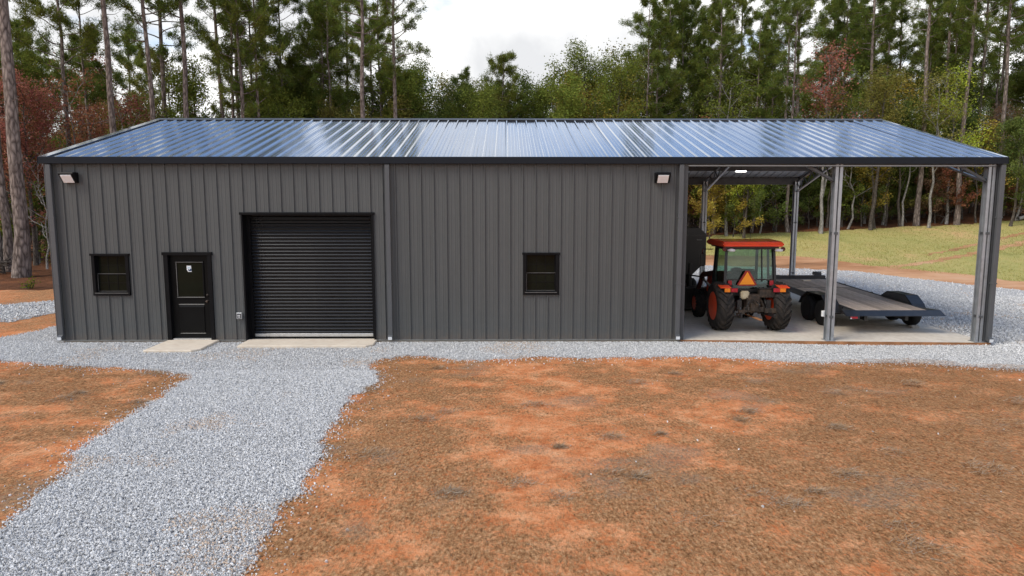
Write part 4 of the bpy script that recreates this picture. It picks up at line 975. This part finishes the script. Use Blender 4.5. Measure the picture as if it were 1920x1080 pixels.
for s_ in (-1, 1): m.box(s_ * .55 - .04, s_ * .55 + .04, .2, LEN, -.32, -.13)
m.build('main_beam', M['trailer'], DECK)
MB().box(-1.0, 1.0, LEN - .02, LEN + .05, -.1, .12).build('front_rail', M['trailer'], DECK, bevel=.006)
m = MB(); m.bar((-.6, LEN, -.18), (0, LEN + 1.5, -.18), .08, .12).bar((.6, LEN, -.18), (0, LEN + 1.5, -.18), .08, .12).box(-.07, .07, LEN + 1.4, LEN + 1.75, -.2, -.1); m.build('tongue', M['trailer'], DECK)
m = MB(); m.tube([(-.62, LEN + .55, -.62), (-.62, LEN + .55, .36)], .06, 12).tube([(-.62, LEN + .55, .36), (-.62, LEN + .55, .42)], .09, 12).box(-.74, -.5, LEN + .43, LEN + .67, -.76, -.72).tube([(-.62, LEN + .55, -.72), (-.62, LEN + .55, -.5)], .04, 10); m.build('jack', M['trailer'], DECK)
m = MB(); m.box(.62, .86, LEN + .0, LEN + .2, .121, .20).tube([(.6, LEN + .1, .2), (.88, LEN + .1, .2)], .045, 10); m.build('winch', M['trailer'], DECK)
for s_ in (-1, 1):
    for yy in (.5, 1.5, 2.9, 4.6, 5.5):
        m = MB(); m.box(min(s_ * 1.021, s_ * 1.06), max(s_ * 1.021, s_ * 1.06), yy, yy + .09, -.10, .016); m.build('stake_pocket', M['trailer'], DECK)
MB().box(-.1, .12, 5.35, 5.5, .003, .028).build('wood_block', M['slab_edge'], DECK) if False else None
wb = thing('wood_offcut', 'small pale wood offcut lying on the trailer deck', 'wood', (RX + .12, RYY + 5.45, slab_z(RX) + .60 + 5.45 * math.tan(PIT)), .3)
MB().box(-.16, .16, -.05, .05, .002, .035).build('offcut', M['concrete2'], wb, bevel=.006)
ck = thing('wheel_chock', 'pale stone chock wedged behind the trailer tyre at the slab edge', 'stone', (RX + 1.12, RYY + .78, slab_z(22.3)))
m = MB(); m.prism([(-.11, 0), (.12, 0), (.10, .05), (.03, .085), (-.07, .075)], -.13, .1, 'x'); m.build('chock', M['stonegrey'], ck, bevel=.02, seg=2)

# ------------------------------------------------------------------ trees
class Tree:
    def __init__(s, seed): s.r = np.random.default_rng(seed); s.V = []; s.F = []; s.n = 0; s.tips = []
    def tube(s, P, R_, sides=5):
        P = np.asarray(P, float); k = len(P); D = np.gradient(P, axis=0); D /= np.linalg.norm(D, axis=1)[:, None] + 1e-9
        ref = np.array([.31, .95, .05]) if abs(D[0][2]) > .7 else np.array([0, 0, 1.]); U = np.cross(D, ref); U /= np.linalg.norm(U, axis=1)[:, None] + 1e-9; W_ = np.cross(D, U)
        a_ = np.linspace(0, 2 * np.pi, sides, endpoint=False); R_ = np.asarray(R_, float)
        ring = P[:, None, :] + (U[:, None, :] * np.cos(a_)[None, :, None] + W_[:, None, :] * np.sin(a_)[None, :, None]) * R_[:, None, None]
        s.V.append(ring.reshape(-1, 3)); i = np.arange(k - 1)[:, None] * sides; j = np.arange(sides)[None, :]; j2 = (j + 1) % sides
        s.F.append((np.stack([i + j, i + j2, i + sides + j2, i + sides + j], -1).reshape(-1, 4)) + s.n); s.n += k * sides
    def curve(s, p, d, L, n=6, bend=.25, up=.0):
        pts = [np.array(p, float)]; d = np.array(d, float); d /= np.linalg.norm(d)
        for _ in range(n):
            d = d + s.r.normal(0, bend / math.sqrt(n), 3) + np.array([0, 0, up / n]); d /= np.linalg.norm(d); pts.append(pts[-1] + d * L / n)
        return np.array(pts)
    def wood(s, name, mat): return np_mesh(name, np.concatenate(s.V), np.concatenate(s.F), [mat], True)

def leaf_cloud(C, per, sig, size, r, flat=.8):
    """rhombic leaves scattered round the cluster centres"""
    C = np.repeat(np.asarray(C), per, 0); n = len(C); Pp = C + r.normal(0, 1, (n, 3)) * sig * np.array([1, 1, flat])
    u = r.normal(0, 1, (n, 3)); u[:, 2] *= .6; u /= np.linalg.norm(u, axis=1)[:, None]; v = np.cross(u, r.normal(0, 1, (n, 3))); v /= np.linalg.norm(v, axis=1)[:, None]
    L = size * (.6 + .8 * r.random(n))[:, None]; q = np.stack([Pp - u * L * .5, Pp + v * L * .3, Pp + u * L * .5, Pp - v * L * .3], 1).reshape(-1, 3)
    clt = np.repeat(r.random(n // per), per); clh = np.repeat(r.random(n // per), per)
    t_ = np.clip(.6 * clt + .4 * r.random(n), 0, 1); h = np.clip(.6 * clh + .4 * r.random(n), 0, 1)
    return q, np.arange(4 * n).reshape(-1, 4), np.repeat(t_, 4), np.repeat(h, 4)

def needle_cloud(C, axis, per, length, r):
    C = np.asarray(C); nC = len(C); base = np.repeat(C, per, 0); n = len(base)
    d = r.normal(0, 1, (n, 3)) + np.repeat(axis, per, 0) * .8; d /= np.linalg.norm(d, axis=1)[:, None]
    L = length * (.7 + .6 * r.random(n))[:, None]; s_ = np.cross(d, r.normal(0, 1, (n, 3))); s_ /= np.linalg.norm(s_, axis=1)[:, None]
    wv = .019 * (.7 + .6 * r.random(n))[:, None]
    b0 = base + r.normal(0, .10, (n, 3)); q = np.stack([b0 - s_ * wv, b0 + s_ * wv, b0 + d * L], 1).reshape(-1, 3)
    t_ = np.clip(np.repeat(r.random(nC), per) * .6 + .4 * r.random(n), 0, 1); h = np.repeat(r.random(nC), per)
    return q, np.arange(3 * n).reshape(-1, 3), np.repeat(t_, 3), np.repeat(h, 3)

def pine(seed, H, r0, cb, spread, nb, lean=0.0):
    t = Tree(seed); r = t.r; zz = np.linspace(0, H, 14)
    wob = np.cumsum(r.normal(0, .05, (14, 2)), 0); ax = np.stack([wob[:, 0] + lean * zz, wob[:, 1], zz], 1); ax[0, :2] = 0
    rad = r0 * (1 - .80 * (zz / H) ** 1.15); rad[0] *= 1.3; zz2 = zz
    t.tube(ax, rad, 10)
    at = lambda z: np.array([np.interp(z, zz, ax[:, 0]), np.interp(z, zz, ax[:, 1]), z])
    C, A = [], []
    for i in range(nb):
        f = (i + r.random()) / nb; z = cb + (H - cb) * f ** .9; L = spread * (1 - .72 * f ** 1.4) * r.uniform(.55, 1.15) * (.55 + .45 * min(1, f * 4))
        az = i * 2.4 + r.normal(0, .5); p = at(z); d = (math.cos(az), math.sin(az), r.uniform(-.1, .45) + .4 * f)
        P = t.curve(p, d, L, 6, .35, .25); rr = np.interp(z, zz, rad) * .32 + .008; t.tube(P, np.linspace(rr, .012, 7), 4)
        for k in range(3, 7):
            m_ = 1 if k < 4 else 2
            for _ in range(m_ + (k > 4)):
                d2 = (P[k] - P[k - 1]); d2 = d2 / np.linalg.norm(d2) + r.normal(0, .6, 3); l2 = r.uniform(.2, .75) * (L / spread + .35)
                Q = t.curve(P[k], d2, l2, 3, .3, .3); t.tube(Q, np.linspace(.014, .006, 4), 3)
                for q in Q[1:]: C.append(q + r.normal(0, .08, 3)); a_ = d2 + np.array([0, 0, .5]); A.append(a_ / np.linalg.norm(a_))
    for i in range(9):                                   # dead snags under the crown
        z = r.uniform(cb * .35, cb * 1.02); az = r.uniform(0, 6.28); L = r.uniform(.3, 1.6)
        P = t.curve(at(z), (math.cos(az), math.sin(az), r.uniform(-.2, .4)), L, 4, .35); t.tube(P, np.linspace(.025, .006, 5), 3)
    q, F, tt, hh = needle_cloud(np.array(C), np.array(A), 24, .22, r)
    return t.wood('trunk', M['pinebark']), np_mesh('crown', q, F, [M['needle']], False, {'tint': tt, 'hue': hh})

def hardwood(seed, H, r0, low, spread, limbs, leaves, size=.17, bark='bark', sig=.25, sparse=1.0, bend=.3):
    t = Tree(seed); r = t.r; top = H * .86; zz = np.linspace(0, top, 10); wob = np.cumsum(r.normal(0, .09, (10, 2)), 0) * bend / .3
    ax = np.stack([wob[:, 0], wob[:, 1], zz], 1); ax[0, :2] = 0; rad = r0 * (1 - .86 * zz / top); rad[0] *= 1.25; t.tube(ax, rad, 7)
    at = lambda z: np.array([np.interp(z, zz, ax[:, 0]), np.interp(z, zz, ax[:, 1]), z]); C = []
    for i in range(limbs):
        f = (i + r.random()) / limbs; z = H * low + (top - H * low) * f; az = i * 2.4 + r.normal(0, .5)
        L = spread * (1 - .55 * f) * r.uniform(.6, 1.15); P = t.curve(at(z), (math.cos(az), math.sin(az), .45 + .9 * f), L, 6, .5, .5)
        rr = np.interp(z, zz, rad) * .5 + .006; t.tube(P, np.linspace(rr, .012, 7), 4)
        for k in range(2, 7):
            for _ in range(2):
                d2 = P[k] - P[k - 1]; d2 = d2 / np.linalg.norm(d2) + r.normal(0, .75, 3); l2 = r.uniform(.35, .9) * (.5 + L / spread * .6) * min(1.3, H / 9)
                Q = t.curve(P[k], d2, l2, 3, .5, .15); t.tube(Q, np.linspace(.012, .004, 4), 3)
                if r.random() < sparse: C += [Q[2], Q[3]]
    w_ = t.wood('trunk', M[bark])
    if not leaves or not C: return w_, None
    C = np.array(C); per = max(3, int(leaves / len(C))); q, F, tt, hh = leaf_cloud(C, per, sig * min(1.2, H / 10), size, r)
    return w_, np_mesh('crown', q, F, [M['leaf']], False, {'tint': tt, 'hue': hh})

def shrub(seed, H, spread, stems, leaves, size=.1):
    t = Tree(seed); r = t.r; C = []
    for i in range(stems):
        az = r.uniform(0, 6.28); P = t.curve((r.normal(0, .08), r.normal(0, .08), 0), (math.cos(az) * spread / H, math.sin(az) * spread / H, 1), H * r.uniform(.6, 1.1), 5, .35)
        t.tube(P, np.linspace(.018, .005, 6), 4)
        for k in range(1, 6):
            C.append(P[k]); d2 = r.normal(0, 1, 3); d2[2] = abs(d2[2]) * .5; Q = t.curve(P[k], d2, spread * .5 * r.random() + .1, 2, .4); t.tube(Q, np.linspace(.008, .003, 3), 3); C.append(Q[2])
    C = np.array(C); q, F, tt, hh = leaf_cloud(C, max(3, int(leaves / len(C))), .16 * H ** .5, size, r)
    return t.wood('stem', M['bark']), np_mesh('foliage', q, F, [M['leaf']], False, {'tint': tt, 'hue': hh})

PINES = [pine(11, 25, .21, 12.5, 3.4, 38), pine(12, 27, .22, 15.5, 3.2, 34), pine(13, 23, .18, 9.5, 3.3, 40), pine(14, 21, .14, 9.0, 2.6, 36), pine(15, 26, .21, 14, 3.6, 36, .012)]
BIGPINE = pine(21, 26, .31, 17, 3.6, 40)
DENSE = [pine(31, 15, .14, 3.2, 3.3, 50), pine(32, 18, .17, 5.5, 3.6, 52)]
HARD = [hardwood(41, 12, .15, .28, 4.2, 14, 12000, .125), hardwood(42, 10.5, .13, .22, 3.8, 14, 12000, .125), hardwood(43, 14, .17, .35, 4.3, 14, 12000, .125), hardwood(44, 9, .11, .15, 3.6, 14, 12000, .125)]
THIN = [hardwood(51, 11, .10, .30, 3.0, 11, 3600, .125, 'palebark', .32, .7, .3), hardwood(52, 8, .07, .25, 2.6, 10, 2600, .12, 'bark', .32, .7, .35), hardwood(53, 9.5, .085, .4, 2.6, 9, 2300, .125, 'palebark', .3, .6, .35)]
BARE = [hardwood(61, 7, .06, .2, 2.6, 11, 0, bark='palebark', bend=.35), hardwood(62, 9, .075, .3, 2.4, 10, 0, bark='bark', bend=.3)]
LOW = [hardwood(71, 4.6, .05, .08, 2.6, 12, 5600, .105, 'bark', .30), hardwood(72, 3.4, .04, .05, 2.2, 11, 4600, .10, 'bark', .28)]
SHR = [shrub(81, 1.5, 1.0, 9, 1500), shrub(82, .9, .6, 7, 700), shrub(83, .4, .25, 5, 160, .07)]

GREEN = (.175, .230, .045, 1); DGREEN = (.120, .170, .045, 1); PINEC = (.135, .185, .042, 1); PINE2 = (.170, .215, .045, 1); YEL = (.38, .32, .06, 1); LIME = (.34, .44, .06, 1); RUST = (.32, .165, .080, 1); RED = (.34, .165, .100, 1); OLIVE = (.225, .225, .055, 1); BROWN = (.26, .175, .095, 1)
tr = random.Random(5)
def plant(name, proto, x, y, col, label, cat, group=None, s=1.0, rz=None, names=('trunk', 'crown'), sz=1.0):
    z = float(T(x, y)) - .06
    t = thing(name, label, cat, (x, y, z), tr.uniform(0, 6.28) if rz is None else rz, group); t.scale = (s, s, s * sz)
    o = obj(names[0], proto[0], None, t)
    if proto[1] is not None:
        c_ = obj(names[1], proto[1], None, t); v = tr.uniform(.85, 1.15); c_.color = (col[0] * v, col[1] * v, col[2] * v, 1)
    return t
WOODS = 'in the woods behind the metal building'; FIELD = 'in the woods beyond the grass field'; TRACK = 'beside the gravel track'
def sized(s_): return 'tall' if s_ > 1.02 else 'low' if s_ < .78 else 'middle-sized'
def deep(d): return '' if d < 50 else 'deeper ' if d < 66 else 'far back '
def zone(x, y):
    px = 960 + (x - 10.95 - .0073 * (y + 16.54)) / (y + 16.54) * 1280
    return TRACK if px < 95 else FIELD if px > 1290 else WOODS
def zgroup(kind, z): return kind + ' ' + z
for i in range(26):
    px = (110 + 560 * tr.random()) if i < 9 else (1215 + 720 * (i - 9 + tr.random()) / 17); d = tr.uniform(46.5, 58); x, y = 10.95 + (px - 960) / 1280 * d + .0073 * d, d - 16.54; z = zone(x, y)
    plant('pine_tree', PINES[3 if i % 3 else 1], x, y, PINEC, ('pole-thin pine with small high crown ' if i % 3 else 'straight pine bare almost to its top ') + deep(d) + z, 'pine tree', zgroup('pole-thin pines', z), tr.uniform(.68, .84) if px > 1000 else tr.uniform(.8, .95))
# pines whose trunks stand out one by one: x, y, prototype, scale
for x, y, p, s in [(-15.26, 25.5, 2, 1.0), (-10.42, 21.5, 1, 1.0), (-9.17, 23.5, 4, .95), (-12.1, 30.5, 0, 1.05), (-7.74, 24.5, 1, .95), (-7.3, 29.5, 2, .9), (-5.1, 26.4, 2, .95), (-4.55, 27.1, 3, 1.0),
                   (2.2, 25.5, 4, .9), (2.2, 33.5, 2, .85), (3.8, 28.5, 0, .9), (20.2, 29.5, 3, 1.0), (21.1, 30.5, 2, .85), (22.5, 33.5, 3, 1.05), (25.0, 35.5, 2, .95), (25.2, 33.5, 3, 1.0), (25.6, 31.5, 2, .9),
                   (29.0, 38.5, 2, 1.05), (31.9, 35.5, 0, .95), (37.6, 38.5, 2, 1.0), (42.1, 43.5, 0, 1.0), (43.7, 41.5, 2, 1.1), (46.5, 36, 0, 1.05)]:
    z = zone(x, y); plant('pine_tree', PINES[p], x, y, PINEC if p != 2 else PINE2, ('tall', 'lofty', 'leafy-topped', 'slim', 'slightly leaning')[p] + ' slender pine with bare lower trunk ' + deep(y + 16.5) + z, 'pine tree', zgroup('slender pines', z), s * (.92 if x < 5 else .74))
for x, y, p, s, lab in [(38.5, 29.4, 1, 1.0, 'thick grey-brown pine at the field edge with a pale sapling beside it'), (40.9, 28.9, 1, .95, 'straight pine at the field edge next to the thick grey-brown one'),
                        (43.9, 29.4, 4, 1.0, 'slightly leaning pine at the field edge beside the fallen log'), (25.1, 30.4, 0, .8, 'pine at the field edge beside the yellow-leaved bushes'), (29.8, 29.3, 3, 1.0, 'thin pine alone on its stretch of the field edge')]:
    plant('pine_tree', PINES[p], x, y, PINEC, lab, 'pine tree', 'pines along the field edge', s * .78)
plant('pine_tree', BIGPINE, -11.4, 14.9, PINEC, 'stout rough-barked pine standing on red soil beside the gravel track', 'pine tree', s=1.0)
plant('pine_tree', PINES[1], -13.6, 17.2, PINEC, 'slimmer pine just behind the stout rough-barked pine by the track', 'pine tree', s=.9)

WORD = {GREEN: 'mid-green', DGREEN: 'dark green', OLIVE: 'olive-green', YEL: 'yellowing', LIME: 'bright lime-green', RUST: 'rust-brown', RED: 'red-leaved', BROWN: 'brown-leaved'}
def canopy_top(px):
    return float(np.interp(px, [0, 300, 500, 640, 740, 790, 850, 880, 930, 990, 1040, 1100, 1150, 1190, 1240, 1500, 1920], [40, 60, 40, 10, 40, 95, 145, 165, 125, 135, 140, 105, 95, 85, 80, 60, 0]))
def palette(px):
    u = tr.random()
    if px < 330: return tr.choice([RUST, RED, BROWN, OLIVE, GREEN, OLIVE]) if u < .75 else GREEN
    if px < 900: return tr.choice([GREEN, DGREEN, DGREEN, OLIVE]) if u < .9 else RUST
    if px < 1210: return tr.choice([GREEN, GREEN, OLIVE, DGREEN, YEL]) if u < .95 else BROWN
    return tr.choice([GREEN, DGREEN, OLIVE, DGREEN, GREEN]) if u < .86 else tr.choice([LIME, RED, YEL, RUST])
def at_px(px, d): return 10.95 + (px - 960) / 1280 * d + .0073 * d, d - 16.54
def cap(px, d, H, smin=.6, smax=1.6):
    zt = 3.28 + d * math.tan(math.atan((540 - canopy_top(px)) / 1280) - .1192); return max(smin, min(smax, (zt - float(T(*at_px(px, d)))) / H))
HH = [12, 10.5, 14, 9]
# broadleaf trees, nearer rows first
for i in range(72):
    px = -60 + 2060 * (i + tr.random() * .9) / 72
    if px > 1300 and i % 3 == 0: continue
    d = tr.uniform(44, 54) if px > 95 else tr.uniform(36, 46)
    x, y = at_px(px, d); k = tr.randrange(4); s = tr.uniform(.75, 1.05) if not 740 < px < 1240 else tr.uniform(.9, 1.25); s = min(s, cap(px, d, HH[k], .5)) * (tr.uniform(.75, 1) if not 740 < px < 1240 else 1.0); c = palette(px); z = sized(s) + ' ' + WORD[c] + ' broadleaf tree ' + deep(d) + zone(x, y)
    plant('broadleaf_tree', HARD[k], x, y, c, z, 'tree', z.replace('tree', 'trees', 1), s)
for i in range(56):
    px = -120 + 2200 * (i + tr.random()) / 56; d = tr.uniform(55, 78); x, y = at_px(px, d); k = tr.randrange(4)
    s = cap(px, d, HH[k], .7, 1.5) * (tr.uniform(.62, 1.0) if not 760 < px < 1220 else tr.uniform(.85, 1.02)); c = palette(px) if tr.random() < .4 else DGREEN; z = zone(x, y)
    if tr.random() < .28 and not 800 < px < 1190:
        plant('dense_pine', DENSE[i % 2], x, y, PINEC, ('broad' if i % 2 else 'narrow') + ' dense dark pine needled low down ' + deep(d) + z, 'pine tree', zgroup('dense pines', z), tr.uniform(.9, 1.25))
    else:
        z = sized(s) + ' ' + WORD[c] + ' broadleaf tree ' + deep(d) + z; plant('broadleaf_tree', HARD[k], x, y, c, z, 'tree', z.replace('tree', 'trees', 1), s)
for px, d, s in [(560, 49, .85), (610, 52, 1.05), (760, 50, .78), (705, 54, .95), (925, 56, .62), (1290, 56, .9), (1420, 60, .95), (1760, 62, 1.1), (1950, 56, 1.1), (60, 54, 1.1), (180, 58, 1.1), (1550, 64, 1.2)]:
    x, y = at_px(px, d); z = zone(x, y)
    plant('dense_pine', DENSE[int(px) % 2], x, y, PINE2, sized(s) + ' dense green pine needled low down ' + deep(d) + z, 'pine tree', zgroup('dense pines', z), s)
for i in range(40):                                   # the back of the wood
    px = -200 + 2350 * (i + tr.random()) / 40; d = tr.uniform(82, 115); x, y = at_px(px, d); k = tr.randrange(4); z = zone(x, y)
    s = min(cap(px, d, HH[k], .8, 1.6), 1.6) * tr.uniform(.62, .85); z = sized(s) + ' dark green broadleaf tree ' + deep(d) + z
    plant('broadleaf_tree', HARD[k], x, y, DGREEN, z, 'tree', z.replace('tree', 'trees', 1), s)
# pale thin trees at the wood's edge
for px, d, k, c in [(1362, 45.5, 0, GREEN), (1537, 45, 2, OLIVE), (1575, 48, 1, GREEN), (1620, 48, 0, GREEN), (1660, 46.5, 1, OLIVE), (1692, 46, 2, GREEN), (1742, 44.8, 0, OLIVE), (1830, 46, 1, YEL), (1880, 48, 2, BROWN), (1450, 47, 1, GREEN), (1410, 48, 2, OLIVE), (1310, 46, 1, RUST), (40, 36, 1, RED), (75, 38, 0, RUST), (20, 40, 2, RED), (150, 40, 0, RUST), (240, 42, 2, RED), (190, 38, 1, BROWN), (1150, 46, 0, YEL), (1110, 50, 1, OLIVE)]:
    x, y = at_px(px, d); z = zone(x, y)
    plant('young_tree', THIN[k], x, y, c, 'thin pale-stemmed young tree with ' + WORD[c] + ' foliage ' + z, 'young tree', zgroup(WORD[c] + ' young trees', z), tr.uniform(.85, 1.1))
for px, d, k in [(90, 35, 0), (8, 33, 1), (60, 40, 1), (1590, 46, 0), (1480, 47, 1), (1340, 48, 0), (1905, 46, 0), (130, 42, 0), (225, 39, 1), (1640, 45.5, 1), (1790, 47, 0), (1550, 47, 1), (1425, 46, 0)]:
    x, y = at_px(px, d); z = zone(x, y)
    plant('bare_tree', BARE[k], x, y, GREEN, 'leafless pale grey sapling with crooked branches ' + z, 'bare tree', zgroup('leafless saplings', z), tr.uniform(.8, 1.2))
# taller trees that break the even line of the wood
for px, d, p, c, s, lab in [(335, 50, HARD[2], OLIVE, 1.0, 'olive broadleaf tree filling the gap between bare pine trunks behind the roof'), (388, 48, HARD[0], GREEN, 1.08, 'full green broadleaf tree close to the twin pines behind the roof'), (300, 54, DENSE[1], PINE2, .8, 'short-needled dense pine in the gap behind the end of the roof'),
                            (945, 50, DENSE[0], PINE2, .84, 'round-topped pine standing alone above the low treetops behind the ridge'), (868, 53, DENSE[1], PINEC, .66, 'small dark pine beside the round-topped one behind the ridge'), (1095, 50, HARD[2], GREEN, .98, 'open-crowned green tree rising above its neighbours behind the ridge'), (1172, 48, THIN[0], OLIVE, 1.22, 'thin airy olive tree above the low treetops behind the ridge'), (1030, 52, THIN[2], GREEN, 1.35, 'airy green tree with gaps in its crown behind the ridge')]:
    x, y = at_px(px, d); plant('pine_tree' if p in DENSE else 'broadleaf_tree', p, x, y, c, lab, 'pine tree' if p in DENSE else 'tree', s=s)
# trees of striking colour
for px, d, p, c, s, lab in [(1395, 44, HARD[1], LIME, .72, 'bright lime-green bushy tree beyond the carport roof'), (1540, 44.5, THIN[0], RED, 1.15, 'sparse red-leaved tree beyond the carport roof'), (1655, 47, THIN[2], YEL, 1.1, 'small yellow-leaved tree next to the sparse red one'),
                            (1775, 46, THIN[0], LIME, 1.0, 'lime-yellow young tree between two bare pine trunks'), (1130, 45, HARD[3], YEL, .9, 'yellowing round-crowned tree behind the roof ridge')]:
    x, y = at_px(px, d); plant('broadleaf_tree', p, x, y, c, lab, 'tree', s=s)
# undergrowth along the wood's edge
for i in range(84):
    px = 1270 + 720 * (i + tr.random()) / 72 if i < 72 else -40 + 160 * tr.random(); d = tr.uniform(45.6, 52) if i < 72 else tr.uniform(38, 48)
    x, y = at_px(px, d); k = i % 2; u = tr.random(); c = (DGREEN if u < .45 else GREEN if u < .65 else OLIVE if u < .8 else tr.choice([YEL, RUST, BROWN])); z = zone(x, y)
    s = tr.uniform(.7, 1.35); plant('understory_bush', LOW[k], x, y, c, ('large ' if s > 1.12 else 'small ' if s < .9 else '') + WORD[c] + ' leafy bush under the trees ' + z, 'bush', zgroup(WORD[c] + ' bushes', z), s, names=('stem', 'foliage'))
for px, d, k, c, lab in [(1330, 44.5, 0, YEL, 'yellow-leaved low bush at the wood edge behind the tractor'), (1375, 45, 0, YEL, 'yellow-green low bush next to the yellow one behind the tractor')]:
    x, y = at_px(px, d); plant('understory_bush', LOW[k], x, y, c, lab, 'bush', s=.95, names=('stem', 'foliage'))
plant('shrub', SHR[1], -10.2, 16.6, (.12, .16, .02, 1), 'yellow-green shrub on red soil near the building corner', 'shrub', names=('stem', 'foliage'), s=1.1)
plant('seedling', SHR[2], -8.4, 11.0, (.13, .20, .02, 1), 'tiny green seedling on bare red soil', 'seedling', names=('stem', 'foliage'))
# fallen log at the field edge
lg = Tree(91); P_ = lg.curve((0, 0, .12), (1, .25, .28), 4.2, 6, .12); lg.tube(P_, np.linspace(.13, .07, 7), 8); P2 = lg.curve(P_[3], (.6, -.4, .6), 1.3, 4, .3); lg.tube(P2, np.linspace(.05, .015, 5), 5)
o = obj('fallen_log', lg.wood('fallen_log', M['palebark']), None, None, (45.2, 29.2, float(T(45.2, 29.2)))); tag(o, 'bleached fallen log leaning at the edge of the grass field', 'log')
# brush pile and dead branches by the big pine
br = Tree(92)
for i in range(40):
    a_ = br.r.uniform(0, 6.28); P_ = br.curve(br.r.normal(0, .5, 3) * (1, 1, 0) + (0, 0, .1 + br.r.random() * .5), (math.cos(a_), math.sin(a_), br.r.uniform(-.1, .3)), br.r.uniform(.6, 1.9), 4, .3); br.tube(P_, np.linspace(.03, .008, 5), 4)
o = obj('brush_pile', br.wood('brush_pile', M['bark']), None, None, (-13.2, 15.8, float(T(-13.2, 15.8)))); tag(o, 'heap of dead branches on the forest floor by the stout pine', 'brush pile')
